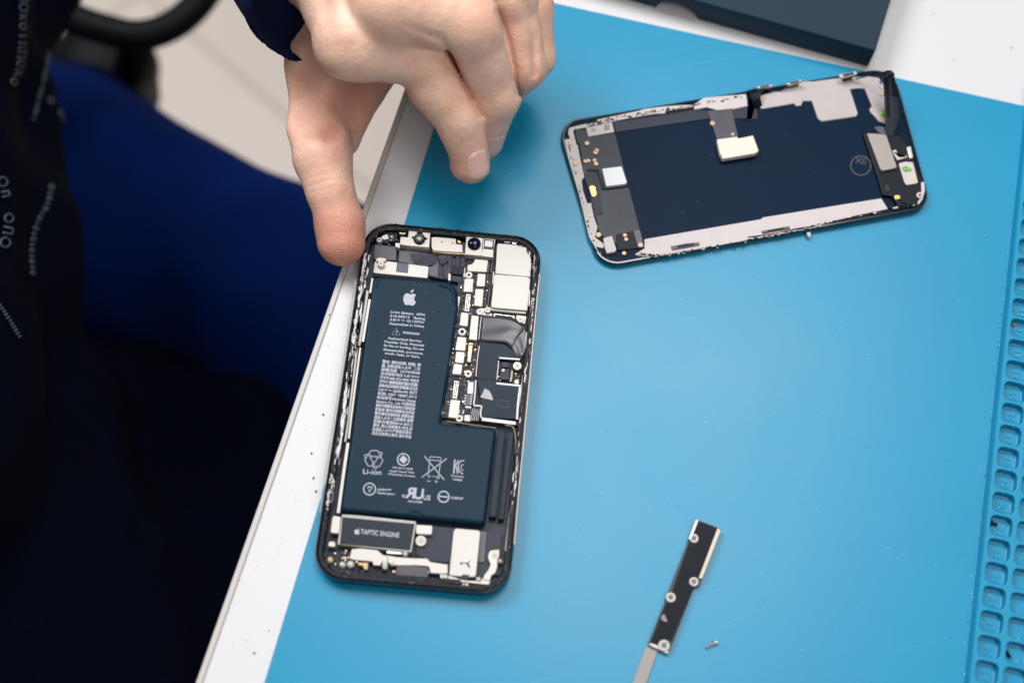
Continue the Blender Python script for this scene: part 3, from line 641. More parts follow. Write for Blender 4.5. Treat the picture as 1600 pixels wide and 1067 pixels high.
    b = B(); b.prism(A4(940,252,1050,262,1045,340,935,332), 4, 4.9, 0.2, 0.1, 0); b.prism(A4(925,350,1062,365,1050,535,912,522), 4, 4.8, 0.2, 0.1, 0); b.prism(A4(942,362,985,366,980,402,938,398), 4.75, 4.88, 0, 0.02, 1); b.build('chip', [SLATE, SHIELD], t)
    b = B()
    for k in range(7): b.prism(A4(1085-k*3,402+k*23,1112-k*3,405+k*23,1110-k*3,418+k*23,1083-k*3,415+k*23), 4, 4.8, 0, 0.04)
    for q in A4(1098,385,915,538,1160,470,1210,478): b.dome(q, 0.3, 4.4, 0.4, 10)
    b.build('gold_contact', M('pale_gold', ()), t)
    b = B(); fruit(b, A4(1172,560)[0], 7.5, 4.3, 5); b.build('fruit_logo', SHIELD, t)
    # curved flex lying over the film
    up = bez(np.array(A3(530,535,700,541,880,556,1010,582,1100,635,1170,690,1205,730)+[(822,528),(821,545),(816.5,556)]), 6)
    lo = bez(np.array(A3(502,920,640,930,780,940,880,950,940,980,990,1035)+A4(1055,5,1100,55,1130,110,1180,160)), 6)
    n = min(len(up), len(lo)); iu = np.linspace(0, len(up)-1, 40); il = np.linspace(0, len(lo)-1, 40)
    sm = lambda L, ii: np.array([L[int(k)]+(L[min(int(k)+1, len(L)-1)]-L[int(k)])*(k-int(k)) for k in ii]); up, lo = sm(up, iu), sm(lo, il)
    hz = [6.0+0.9*math.sin(min(1, k/26)*math.pi)*(0.5+0.5*k/40) - (0.35*((k-26)/13)**2 if k > 26 else 0) for k in range(40)]
    b = B(); b.sheet([[at(*(up[k]+(lo[k]-up[k])*j/10), hz[k]+0.12*math.sin(j*0.9+k*0.2)) for k in range(40)] for j in range(11)])
    o = b.build('flex_cover', M('glossy_grey_flex', (0.05, 0.05, 0.066), 0.27, var=0.12, vscale=70, spec=0.5), t, True)
    line('film_edge', A3(520,540,480,900), 0.3, 5.9, SHIELD)
    P1('slot_frame', A3(715,495,1040,535,1035,580,710,545), 3.6, 5.0, STEEL, t, 0.3); P1('slot', A3(735,510,1020,545,1015,580,730,545), 5.0, 5.1, FILM, t, 0.2, 0.02)
    # battery well edges
    line('well_edge', [(698.5,567),(694,610),(689.5,648)], 0.35, 6.0, OLIVE); line('well_edge', Z2(890,688,1080,715,1275,742), 0.3, 6.0, OLIVE); line('well_edge', T(780,640,6.67)(60,160,130,170,160,220,172,330,165,500), 0.35, 6.2, OLIVE)
    line('pin_spring', A3(98,690,65,900), 0.3, 6.0, SHIELD); b = B(); b.dome(A3(98,692)[0], 0.5, 5.6, 0.5, 10); b.dome(A3(66,895)[0], 0.4, 5.6, 0.5, 10); b.build('pin_spring', SHIELD, t)
    line('pin_spring', A4(140,150,118,310), 0.35, 6.0, SHIELD)
    # ---- bottom of the phone
    P1('lower_tray', B6(0,160,1200,290,1180,480,1150,880,900,900,0,720), 1.9, 3.0, SLATE, t, 0.5)
    P1('lower_flex', B6(240,190,540,220,480,700,220,680,0,590,0,320), 2.5, 3.6, SLATE, t, 0.4); P1('lower_flex', B6(890,260,985,270,950,700,860,690), 2.5, 3.6, FLEX, t, 0.3)
    te = P1('vibration_motor', B5(300,30,1325,125,1345,150,1275,555,1255,560,235,448,240,420), 2, 5.6, M('motor_case', (0.30, 0.28, 0.25), 0.4, metal=0.5), t, 0.5, 0.3)
    P1('motor_label', B5(312,66,1315,160,1252,530,275,438), 5.55, 5.72, M('motor_black', (0.006, 0.013, 0.026), 0.35, spec=0.2), te, 0.2, 0.05)
    b = B(); write(b, 'TAPTIC ENGINE', *B5(560,300,1095,352), 68/8.9, 5.76, bold=0.07); fruit(b, B5(515,270)[0], 8.5, 5.76, 6); b.build('printed_text', M('silver_logo', ()), te)
    line('motor_edge', B5(310,38,620,60,1330,135), 0.35, 5.75, CREAM)
    P1('bracket', B5(180,45,290,65,262,295,145,282,160,150), 3, 5.4, CREAM, t, 0.5); P1('bracket', B5(130,400,210,412,212,482,108,470), 3, 5.4, CREAM, t, 0.5)
    P1('port_bracket', B5(440,510,560,500,800,525,870,590,950,602,1080,622)+B6(0,640,150,640,205,690,440,725,440,850,330,850,200,840,180,750,0,735)+B5(1080,735,1000,730,940,690,860,685,840,738,740,732,730,682,480,662,410,640), 3, 5.2, CREAM, t, 0.3)
    b = B()
    for q, r in ((B5(312,720)[0], 1.3), (B5(425,715)[0], 1.45), (B5(1185,570)[0], 1.15), (B6(410,895)[0], 1.3), (B6(870,925)[0], 1.1), (B6(1170,670)[0], 0.9), (B5(1010,700)[0], 1.2)): b.dome(q, r, 4.4, 1.0, 18)
    b.prism(B5(865,600,945,600,940,780,890,795,865,770), 4, 6.0, 0.8, 0.3); b.build('screw_head', CREAM, t, True)
    b = B(); b.prism(B5(530,695,672,700,660,795,612,792,600,742,528,732), 3.5, 5.2, 0.3); b.dome(B5(140,655)[0], 1.2, 4.6, 0.6); b.build('gold_contact', M('dull_gold', (0.45, 0.33, 0.17), 0.45, metal=0.4), t)
    P1('charging_port', Z3(650,800,900,830,890,930,640,900), 2, 5.0, M('port_purple', (0.04, 0.032, 0.055), 0.4), t, 0.4); P1('lower_flex', B5(930,530,1140,555,1130,585,920,570), 3, 5.4, STEEL, t, 0.1)
    P1('speaker_shield', B6(545,220,880,250,895,290,832,900,458,880,520,270), 3, 5.4, SHIELD, t, 1.0, 0.2); P1('slot', B6(645,862,735,868,735,935,625,920), 5.4, 5.5, SLATE, t, 0.1, 0.02)
    b = B(); b.prism(B6(650,680,700,640,745,640,750,665,690,705), 5.4, 6.1, 0.2, 0.1, 0); b.prism(B6(612,690,650,695,645,725,615,720), 5.4, 5.6, 0.1, 0.02, 1); b.prism(B6(700,705,735,705,755,770,725,760), 5.4, 5.6, 0.1, 0.02, 1); b.build('painted_glint', [WHITE, FLEX], t)  # glint on the speaker shield, painted as white and dark chips
    P1('connector_shield', B6(0,170,232,182,222,312,0,300), 3.5, 5.6, CREAM, t, 0.7, 0.2); B().disc(B6(68,395)[0], 2.0, 3.5, 5.2, 0.2).build('bracket', CREAM, t); screw(B6(68,385)[0], 1.1, 5.5)
    P1('lower_bracket', B6(330,850,470,880,640,935,900,960,935,900,1000,940,1035,930,1020,1002,980,1005,560,960,440,940,340,920), 3, 4.8, CREAM, t, 0.3)
    P1('lower_bracket', B6(1030,530,1165,510,1155,620,1135,650,1130,760,1105,840,1045,880,1030,950,935,940,940,880,1010,790,1035,720,1000,640,1005,580), 3, 5.2, CREAM, t, 0.7, 0.2)
    screw(B6(1090,590)[0], 1.0, 5.5)
    b = B(); scatter(b, B5(200,500,400,540,520,700,1100,830,1100,900,250,860,90,770), 60, 4.2, 1.0, 3.5, [0,1,2,2,3,4], 0.5); scatter(b, B6(0,780,180,760,350,960,1000,1020,1000,1060,0,980), 50, 4.2, 1.0, 4.0, [1,2,2,4,4], 0.5)
    scatter(b, [(785,860),(796,860),(790,905),(775,915)], 16, 4.4, 1.0, 3.0, [1,2,4,0], 0.6); b.build('small_components', [FLEX, SLATE, DARK, GOLD, STEEL], t)
    P1('port_seal', [(516,880),(560,893),(640,899),(720,905),(720,912),(560,902),(516,892)], 2, 5.8, GUNK, t, 0.3)
phone()
# ------------------------------------------------------------------ detached display, face down
def display():
    OUT = [(869,191),(1396,103.5),(1456.5,325),(936.6,419)]; ZT = 3.9
    Q = np.array([at(x, y, ZT)[:2] for x, y in OUT])
    if area2(Q) < 0: Q = Q[::-1]
    c = Q.mean(0); t = Thing('phone_display', 'detached black phone screen lying face down on the blue mat showing its inner side', 'phone screen', (c[0], c[1], MZ))
    D1 = T(870,90,3.1375); D2 = T(1150,90,3.1375); D3 = T(1300,90,4.106)
    P = rounded(Q, 9.5, 12); z = lambda R, h: np.column_stack([R, np.full(len(R), h)])
    b = B(); prof = [(1.3, MZ+.02), (0.3, 1.1), (0.0, 1.7), (0.0, 3.0), (0.2, 3.6), (0.5, 3.85), (1.2, 3.85), (1.5, 3.2), (2.0, 3.2)]
    for k in range(len(prof)-1): b.loft([z(inset(P, prof[k][0]), prof[k][1]), z(inset(P, prof[k+1][0]), prof[k+1][1])], 1 if k == 6 else 0, cap1=False)
    b.build('glass_rim', [M('glass_rim', (0.006, 0.009, 0.016), 0.12, coat=0.6), GUNK], t)
    B().prism2(inset(P, 1.45), 1.0, 3.3, 0, 0).build('back_plate', M('display_back', (0.0005, 0.011, 0.032), 0.42, spec=0.08, var=0.12, vscale=35), t)
    FR = M('display_frame', (0.53, 0.48, 0.475), 0.5, var=0.05, vscale=150)
    zf = 3.95
    P1('border_plate', D1(38,402,90,395,96,428,106,432,104,440,112,480,135,585,122,602,128,650,150,715,170,712,172,735,185,790,200,830,188,880,232,915,228,935,185,925,158,880,130,760,100,640,60,500), 3.2, zf, FR, t, 0.3)
    P1('border_wire', D1(60,345,140,325,200,318,200,330,150,342,86,352,80,362,90,400,66,402,55,370), 3.2, zf, FR, t, 0.3)
    b = B(); b.prism(D1(195,305,290,285,400,262,430,252,530,240,600,235,672,232,720,198,830,188,928,180,936,238,870,252,802,264,765,252,735,244,672,256,560,272,480,276,350,298,212,326), 3.2, zf, 0.3); b.build('border_plate', FR, t)
    P1('border_plate', D1(430,890,1004,792)+D2(130,784,500,724,712,690,726,712,745,742,700,752,600,772,500,796,400,822,300,836,180,862,0,886)+D1(1004,880,880,905,760,928,690,936,600,950,480,972,455,960,420,975,380,965,430,935), 3.2, zf, FR, t, 0.3)
    b = B(); ragged(b, [D1(390,958)[0], D1(480,972)[0], D1(700,940)[0], D1(1004,882)[0], D2(300,845)[0], D2(500,800)[0], D2(740,750)[0]], 4.5, 150, 3.95, [0,0,1,2], 0.9)
    ragged(b, [D1(150,335)[0], D1(300,295)[0], D1(480,262)[0], D1(660,235)[0], D1(930,185)[0]], 4.5, 90, 3.95, [0,1,2,0], 0.9)
    ragged(b, [D1(60,420)[0], D1(100,600)[0], D1(150,790)[0], D1(190,930)[0], D1(260,985)[0]], 4, 50, 3.85, [0,0,1,2], 0.8); ragged(b, [D2(760,740)[0], D2(850,730)[0], D2(900,690)[0], D2(910,620)[0]], 5, 30, 4.2, [0,1,2,1], 0.9)
    ragged(b, [D2(700,120)[0], D2(730,180)[0], D2(745,240)[0]], 5, 22, 4.2, [1,2,1], 0.9)
    b.build('torn_adhesive', [GUNK, FR, FLEX], t)
    FR2 = M('warm_foil', (0.44, 0.39, 0.385), 0.45, var=0.05, vscale=100)
    P1('foil_plate', D2(100,192,230,158,335,118,380,118,480,104,600,96,640,92,700,100,728,140,738,240,742,330,700,312,682,290,660,268,655,250,668,240,632,152,600,150,556,156,575,215,598,275,588,290,420,314,402,300,385,250,372,212,328,214,320,235,295,238,285,225,200,240,125,252,110,225), 3.3, 4.0, FR2, t, 0.5, 0.15)
    P1('foil_patch', D2(365,150,372,212,402,300,420,312,588,288,597,275,545,115,360,135), 4.0, 4.18, FR2, t, 0.8, 0.08)
    # left flex board
    P1('flex_board', D1(90,350,285,372,430,930,350,945,210,868,195,800,185,770,130,560,112,430,95,400), 3.25, 3.6, M('display_flex', (0.010, 0.018, 0.032), 0.3, spec=0.25, var=0.3, vscale=80), t, 0.3)
    P1('flex_strip', D1(275,318,700,256,740,262,1004,225)+D2(0,220,60,200,100,250,110,300,0,315)+D1(1000,300,745,300,290,366), 3.3, 3.75, SLATE, t, 0.3)
    P1('flex_tail', D1(740,262,860,250,890,395,785,402), 3.5, 4.3, M('glossy_flex', ()), t, 0.1)
    b = B(); 
    for k in range(4): stroke(b, D1(760+k*28,300,790+k*24,395), 0.12, 4.34)
    b.build('printed_trace', FLEX, t)
    cn = P1('display_connector', D1(785,402,885,388,890,396,905,393,962,382,990,458,972,470,815,497,800,470), 4.3, 6.6, M('connector_cream', (0.66, 0.62, 0.54), 0.4), t, 0.15, 0.15)
    st = P1('square_shield', D1(222,545,318,533,344,612,335,620,242,631), 3.6, 5.6, M('white_shield', (0.66, 0.67, 0.69), 0.35, var=0.05, vscale=200), t, 0.2, 0.15)
    lb = P1('part_label', D1(143,345,270,318,282,365,155,388), 3.6, 4.1, M('part_label', (0.50, 0.45, 0.45), 0.5), t, 0.2, 0.05)
    b = B()
    for k in range(4): stroke(b, D1(232,336+k*7,258,331+k*7), 0.35, 4.13)
    stroke(b, D1(168,352,190,348), 0.3, 4.13); stroke(b, D1(170,362,192,358), 0.3, 4.13); b.build('label_print', SLATE, lb)
    P1('flex_board', D1(130,575,190,562,226,765,196,770), 3.5, 3.95, SLATE, t, 0.2); P1('flex_board', D1(150,545,206,548,206,558,150,556), 3.5, 4.0, DARK, t, 0.1); P1('flex_board', D1(196,560,206,556,232,640,350,618,352,632,222,648), 3.5, 4.02, DARK, t, 0.1)
    P1('gold_pad', D1(158,635,172,626,188,632,196,668,188,682,172,680), 3.9, 4.1, GOLD, t, 0.5, 0.05)
    P1('corner_shield', D1(228,885,270,874,292,940,285,952,245,958,235,930), 3.4, 4.9, FR, t, 0.2, 0.1); P1('corner_flex', D1(290,868,372,850,410,845,430,930,300,945), 3.4, 4.1, DARK, t, 0.3); P1('corner_flex', D1(375,850,408,845,428,930,400,932), 4.1, 4.3, FLEX, t, 0.1, 0.05)
    b = B()
    for q in D1(68,422,92,516,148,420,196,455,190,465,140,508,155,505,185,503,192,520,334,870,340,890,410,918,764,322,862,376,205,868,330,958)+D2(330,150,712,178,690,500): 
        B().disc(q, 0.75+rnd()*0.35, 3.4, 4.32, 0.1, 14).build('gold_contact', M('dull_gold2', (0.50, 0.36, 0.22), 0.45, metal=0.3), t)
    b.prism(D1(152,768,180,765,182,780,156,783), 3.5, 4.1, 0.1); b.build('gold_contact', M('dull_gold2', (0.50, 0.36, 0.22), 0.45, metal=0.3), t)
    # round stamps
    for (cc, r, tx, tt) in ((D1(322,745)[0], 16, '', t), (D2(612,530)[0], 15.5, 'XE', t)):
        b = B(); stroke(b, circ(cc, r, 30, 0.97), 0.55, 3.64 if not tx else 3.34, False)
        if tx: write(b, tx, (cc[0]-9, cc[1]-4), (cc[0]+8, cc[1]-2), -9, 3.34, bold=0.12, mirror=False)
        else: stroke(b, circ(cc, 8, 14, 1.1, 60, 300), 0.5, 3.64)
        b.build('round_stamp', M('stamp', (0.055, 0.05, 0.05), 0.6), tt)
    # earpiece and sensor end
    P1('earpiece_carrier', D3(198,485,240,478,340,470,430,500,480,560,520,640,560,740,588,810,560,930,500,945,430,960,385,890,325,880,300,790,250,640), 3.3, 4.9, DARK, t, 0.6, 0.3)
    sp = P1('earpiece_speaker', D3(226,486,318,492,350,500,416,702,405,710,322,726,312,715), 4.5, 6.4, M('speaker_metal', (0.30, 0.27, 0.25), 0.4, metal=0.4, col2=(0.11,0.10,0.10), thr=(0.50,0.75), vscale=90), t, 0.2, 0.15)
    P1('sensor_board', D3(428,680,470,668,520,672,552,800,540,808,478,818,465,800), 4.4, 5.3, FR, t, 0.3)
    b = B(); b.dome(D3(475,712)[0], 1.5, 5.0, 0.9); b.dome(D3(497,718)[0], 1.1, 5.0, 0.7); b.disc(D3(332,355)[0], 1.7, 3.5, 4.5, 0.3); b.build('green_sensor', M('green_glass', (0.16, 0.38, 0.05), 0.25, var=0.5, vscale=400), t, True)
    P1('gold_pad', D3(400,885,432,880,440,905,405,912), 4.9, 5.2, GOLD, t, 0.3, 0.05); P1('gold_pad', D3(510,768,532,764,538,785,516,790), 5.3, 5.4, GOLD, t, 0.1, 0.02)
    b = B(); b.prism(D3(385,600,410,590,430,640,480,628,485,640,420,658), 4.6, 5.5, 0.1, 0.1, 0); b.prism(D3(480,575,505,570,520,640,500,650), 4.6, 5.6, 0.2, 0.1, 1); b.prism(D3(340,820,360,810,375,855,350,862), 4.6, 5.2, 0.2, 0.1, 2)
    b.tube([at(*q, 5.4) for q in D3(420,870,440,885,450,925,500,940,540,930)], 0.25, 6, 2); b.disc(D3(565,882)[0], 1.4, 4, 5.6, 0.2, hole=0.5, i=0); b.prism(D3(572,800,592,795,598,850,585,905,560,940,545,935,575,890), 3.8, 5.2, 0.4, 0.2, 0)
    b.build('sensor_bracket', [FR, STEEL, SLATE], t)
    P1('torn_film', D3(268,448,300,440,345,448,348,505,320,500,300,480), 4.2, 5.2, FLEX, t, 0)
    # upright black sensor flex folded over the edge
    top = [at(*q, 19.0) for q in D3(329,92,352,84,376,82,398,100)]; mid = [at(*q, 12.0) for q in D3(338,250,360,250,392,250,422,262)]; mid2 = [at(*q, 8.5) for q in D3(342,380,362,380,400,380,428,390)]; bot = [at(*q, 5.2) for q in D3(345,498,365,505,395,502,418,478)]
    b = B(); rows = [bot, mid2, mid, top]
    for k in range(3):
        b.ribbon([rows[k][j] for j in range(4)], [rows[k+1][j] for j in range(4)], 0.9)
    for (pa) in (D3(355,110,362,240,366,380),): b.tube([at(*pa[0], 18.6), at(*pa[1], 12.8), at(*pa[2], 9.2)], 0.35, 6)
    fo = b.build('upright_flex', M('flex_black', (0.006, 0.011, 0.020), 0.35, spec=0.3), t)
    b = B(); scatter(b, D3(338,98,392,95,395,130,340,130), 16, 18.6, 1.2, 2.6, [0, 1], 0.8); b.build('flex_fold', [DARK, SLATE], fo)
    b = B(); b.tube([at(*q, h) for q, h in zip(D3(330,96,290,104,210,124,150,140), (18.5, 14, 8, 6))], [0.35, 0.3, 0.3, 0.3], 6); b.build('flex_wire', DARK, t)
    # small edge connectors standing above the rim
    for (qd, h) in ((D3(45,110,155,88,162,106,58,132), 8.0), (D2(102,142,175,132,180,141,108,152), 7.0), (D2(242,128,318,108,325,116,262,136), 7.0)):
        o = P1('edge_connector', qd, h-1.3, h, CREAM, t, 0.2, 0.15)
        q = np.array(qd); cc = q.mean(0); P1('connector_slot', [tuple(cc+(k-cc)*0.62) for k in q], h, h+0.06, DARK, o, 0, 0)
        lowp = [tuple(p) for p in (q*0.55+cc*0.45)]
        B().prism([(x, y+3) for x, y in lowp], 3.5, h-1.3, 0, 0).build('connector_stem', DARK, o)
    b = B(); a = [at(*q, h) for q, h in zip(D2(50,165,70,185,85,215,95,250), (3.9, 6.0, 6.5, 3.9))]; d = [at(*q, h) for q, h in zip(D2(100,150,125,165,120,200,130,240), (3.9, 6.5, 6.5, 3.9))]; b.ribbon(a, d, 0.3)
    a = [at(*q, h) for q, h in zip(D2(110,148,105,170,60,190), (6, 6, 4))]; d = [at(*q, h) for q, h in zip(D2(150,142,145,160,95,200), (6, 6, 4))]; b.ribbon(a, d, 0.3)
    a = [at(*q, h) for q, h in zip(D2(250,135,225,155,190,170), (6, 5.5, 4))]; d = [at(*q, h) for q, h in zip(D2(290,125,260,150,215,165), (6, 5.5, 4))]; b.ribbon(a, d, 0.3)
    b.build('folded_flex', DARK, t)
    # clips along the lower edge and slots
    b = B(); b.prism(D1(532,262,672,240,675,252,535,272), 3.9, 4.6, 0.1); b.build('edge_clip', DARK, t)
    for q in (D1(560,925,640,910,700,905,698,918,640,930,565,942), D2(125,850,262,826,264,838,130,862)): 
        o = P1('edge_clip', q, 3.9, 4.5, FLEX, t, 0.1); 
        qa = np.array(q); cc = qa.mean(0); P1('slot', [tuple(cc+(k-cc)*0.6) for k in qa], 4.5, 4.56, DARK, o, 0, 0)
    P1('loose_tab', D2(345,858,366,854,366,876,356,880), 1.5, 3.0, FR, t, 0.1)
    b = B(); 
    for _ in range(40):
        x, y = 960+rnd()*400, 150+rnd()*220; b.prism(circ((x, y), 0.2+rnd()*0.4, 5), 3.3, 3.42, 0, 0)
    tag(b.build('dust', M('dust_grey', (0.2, 0.22, 0.26), 0.9), t), kind='stuff')
display()

# ------------------------------------------------------------------ cover bracket and the metal strip it lies on
def tools():
    E = T(950,790,3.85)
    q = np.mean([at(*p, 0)[:2] for p in E(225,840,300,870,100,1400)], 0)
    t = Thing('metal_spatula', 'flat grey metal blade sticking out from under the black bracket', 'spatula', (q[0], q[1], MZ))
    B().prism(E(232,832,302,866,230,1067,90,1500,0,1465,145,1067), MZ, 1.5, 0.4, 0.12).build('blade', M('brushed_steel', (0.27, 0.255, 0.245), 0.5, metal=0.25, var=0.08, vscale=60), t)
    B().prism(E(90,1500,0,1465,-260,2150,-130,2200), MZ, 4.5, 2, 0.8).build('handle', DARK, t)
    q = at(*E(450,480)[0], 2)
    t = Thing('cover_bracket', 'small black metal cover bracket with four screw eyes lying on the blue mat', 'bracket', (q[0], q[1], 1.5))
    zz = 2.9
    P1('bracket_plate', E(536,84,668,132,680,146,566,436,552,478,530,484,522,480,384,838,362,886,340,880,240,834,345,572,362,520,486,205), 1.6, zz, M('bracket_dark_metal', (0.02, 0.022, 0.03), 0.4, metal=0.3), t, 0.2, 0.15)
    P1('black_film', E(546,92,655,134,548,428,520,425,492,450,500,478,518,484,382,815,340,808,312,835,255,822,350,580,405,572,410,530,385,516,490,212,530,220,545,190,516,165), zz, zz+0.12, M('film_black', (0.001, 0.004, 0.011), 0.35, spec=0.10, var=0.4, vscale=250), t, 0.4, 0.05)
    P1('side_flange', E(529,80,545,86,500,206,484,198), zz-1, zz+0.9, M('bright_steel', (0.50, 0.49, 0.49), 0.4, metal=0.3), t, 0.1, 0.1)
    P1('side_flange', E(660,130,680,148,567,438,545,434), zz-1, zz+0.8, M('warm_steel', (0.44, 0.37, 0.31), 0.4, metal=0.3), t, 0.2, 0.15)
    P1('end_tab', E(240,832,262,824,345,858,368,880,358,888), 1.6, zz+0.15, CREAM, t, 0.2, 0.1)
    for p, r in zip(E(518,194,517,455,378,549,338,838), (1.75, 1.75, 1.85, 2.1)):
        o = B().disc(p, r, 1.8, zz+0.45, 0.25, 32, hole=r*0.42).build('screw_eye', M('eye_metal', (0.44, 0.39, 0.34), 0.4, metal=0.3), t)
        B().disc(at(*p, zz), r*0.44, zz-0.3, zz+0.18, 0.02, 16, px=False).build('eye_hole', M('eye_hole', (0.10, 0.16, 0.22), 0.5), o)
    P1('scuff', E(325,655,340,652,358,695,335,692,318,678), zz+0.12, zz+0.16, M('scuff', (0.25, 0.22, 0.22), 0.6, var=0.3, vscale=900), t, 0.1, 0)
    # the loose screw
    a, c = E(588,852)[0], E(645,822)[0]; A = at(*a, MZ+0.55); Cc = at(*c, MZ+0.75)
    t = Thing('tiny_screw', 'tiny loose silver screw lying on the blue mat beside the black bracket', 'screw', tuple(A[:2])+(MZ,))
    d = Cc-A
    B().tube([A+d*f for f in np.linspace(0, 1, 24)], [0.5+0.07*(k % 2) for k in range(24)], 10).build('thread', M('screw_silver', (0.6, 0.6, 0.62), 0.3, metal=0.7), t)
    B().tube([A+d*0.96, A+d*1.0, A+d*1.14, A+d*1.2], [0.5, 0.85, 0.85, 0.6], 14).build('head', M('screw_silver', ()), t)
tools()

# ------------------------------------------------------------------ dark box
def box():
    G = at(1355,107,0)[:2]; L = at(972,0,0)[:2]; dn = (L-G); n1 = dn/np.linalg.norm(dn); n2 = np.array([n1[1], -n1[0]]); 
    if n2[1] < 0: n2 = -n2
    t = Thing('dark_box', 'matt black box lid with a thumb notch on the white desk above the mat', 'box', (G[0], G[1], 0))
    rt = at(1390,0,13)[:2] - at(1366,79,13)[:2]; n2 = rt/np.linalg.norm(rt)
    h0 = MZ+0.05; H = 13.0; LN, WD = 175, 120; m = M('box_card', (0.010, 0.028, 0.048), 0.5, spec=0.22, var=0.12, vscale=30, bump=0.05, bscale=500)
    c = lambda a, b_: G + n1*a + n2*b_
    b = B(); b.prism2([c(0,0), c(LN,0), c(LN,WD), c(0,WD)], H-1.4, H, 0.6, 0.4); b.build('lid_top', m, t)
    # front wall with half-round notch
    nc = float((at(1055,32,1)[:2]-G)@n1); R = 9.0; pts = [(0, h0), (nc-R-2, h0)] + [(nc-R*math.cos(a)*1.05, h0+R*0.8*math.sin(a)) for a in np.linspace(0.0, math.pi, 14)] + [(nc+R+2, h0), (LN, h0), (LN, H-1.4), (0, H-1.4)]
    V = [(*c(a, 0.3), z_) for a, z_ in pts] + [(*c(a, 1.8), z_) for a, z_ in pts]; n = len(pts)
    F = [list(range(n)), list(range(n, 2*n))[::-1]] + [[k, (k+1) % n, n+(k+1) % n, n+k][::-1] for k in range(n)]
    link('side_wall', V, F, m, t)
    for a0, a1, b0, b1 in ((0.3, 1.8, 1.8, WD-1.8), (LN-1.8, LN-0.3, 1.8, WD-1.8), (0.3, LN-.3, WD-1.8, WD-0.3)):
        B().prism2([c(a0,b0), c(a1,b0), c(a1,b1), c(a0,b1)], h0, H-1.4, 0, 0).build('side_wall', m, t)
box()

# ------------------------------------------------------------------ crumbs
def crumbs():
    p = tray_pt(12, 0, -2.2, 2.3); b = B(); b.dome(p, 0.75, p[2], 1.2, 9, px=False)
    tag(link('brown_crumb', b.V[0], b.F, M('brown_crumb', (0.30, 0.16, 0.06), 0.7, var=0.4, vscale=900), None, True), 'small brown crumb in the upper corner of a tray compartment', 'crumb')
    def sc(row, col, du, dv, ang, name, label):
        p = tray_pt(row, col, du, dv); t = Thing(name, label, 'screw', p); d = np.array([math.cos(ang), math.sin(ang), 0.1]); A = p+np.array([0,0,.8])
        m_ = M('black_screw', (0.02, 0.018, 0.018), 0.3, metal=0.6)
        B().tube([A-d*0.9, A-d*0.4, A], [1.0, 1.05, 0.5], 12).build('head', m_, t); B().tube([A+d*f*2.6 *0.6 for f in np.linspace(0, 1, 14)], [0.5+0.07*(k % 2) for k in range(14)], 8).build('thread', m_, t)
    sc(21, 0, -2.4, 1.2, -0.25, 'dark_screw', 'tiny dark screw lying in the single compartment row nearest the flat mat')
    sc(26, 1, -2.6, -0.2, -0.9, 'dark_screw', 'tiny dark screw in the second compartment row at the bottom right')
    b = B()
    def speck(p, r, zz, i): b.prism2([(p[0]+r*(0.6+rnd()*.7)*math.cos(a), p[1]+r*(0.6+rnd()*.7)*math.sin(a)) for a in np.linspace(0, 2*math.pi, 6, endpoint=False)], zz, zz+0.08+r*0.4, 0, 0, i)
    for _ in range(330):
        x, y = 620+rnd()*960, 60+rnd()*1000; p = at(x, y, MZ); u = (p[:2]-MO)@MU; v = (p[:2]-MO)@MV
        if u < 1 or u > UL-1 or v > VT-2: continue
        speck(p, 0.07+rnd()*0.13, MZ, 0 if rnd() < 0.35 else 1)
    for _ in range(150):
        p = np.array(mp(UL-0.3-rnd()*2.2, rnd()*260)); speck(p, 0.08+rnd()*0.18, MZ, 1 if rnd() < 0.8 else 0)
    for _ in range(150):
        p = tray_pt(6+int(rnd()*22), int(rnd()*2), rnd()*6-3, rnd()*6-3); speck(p, 0.07+rnd()*0.16, p[2]-0.02, 0 if rnd() < 0.5 else 1)
    for q in [(515,492),(551,497),(505,648),(487,708),(494,768),(490,747),(397,1020),(420,985),(1458,22),(1490,95),(1580,75)] + [(300+rnd()*220+30, 0) for _ in range(0)]:
        speck(at(*q, 0), 0.25+rnd()*0.25, 0, 1)
    for _ in range(60):
        y = 450+rnd()*600; x = 525-(y-430)*0.345+rnd()*60+6; speck(at(x, y, 0), 0.06+rnd()*0.1, 0.0, 1)
    tag(b.build('dust_specks', [M('pale_speck', (0.55, 0.62, 0.66), 0.8), M('dark_speck', (0.03, 0.05, 0.07), 0.8)]), 'fine light and dark dust specks scattered over mat and desk', 'dust', kind='stuff')
crumbs()

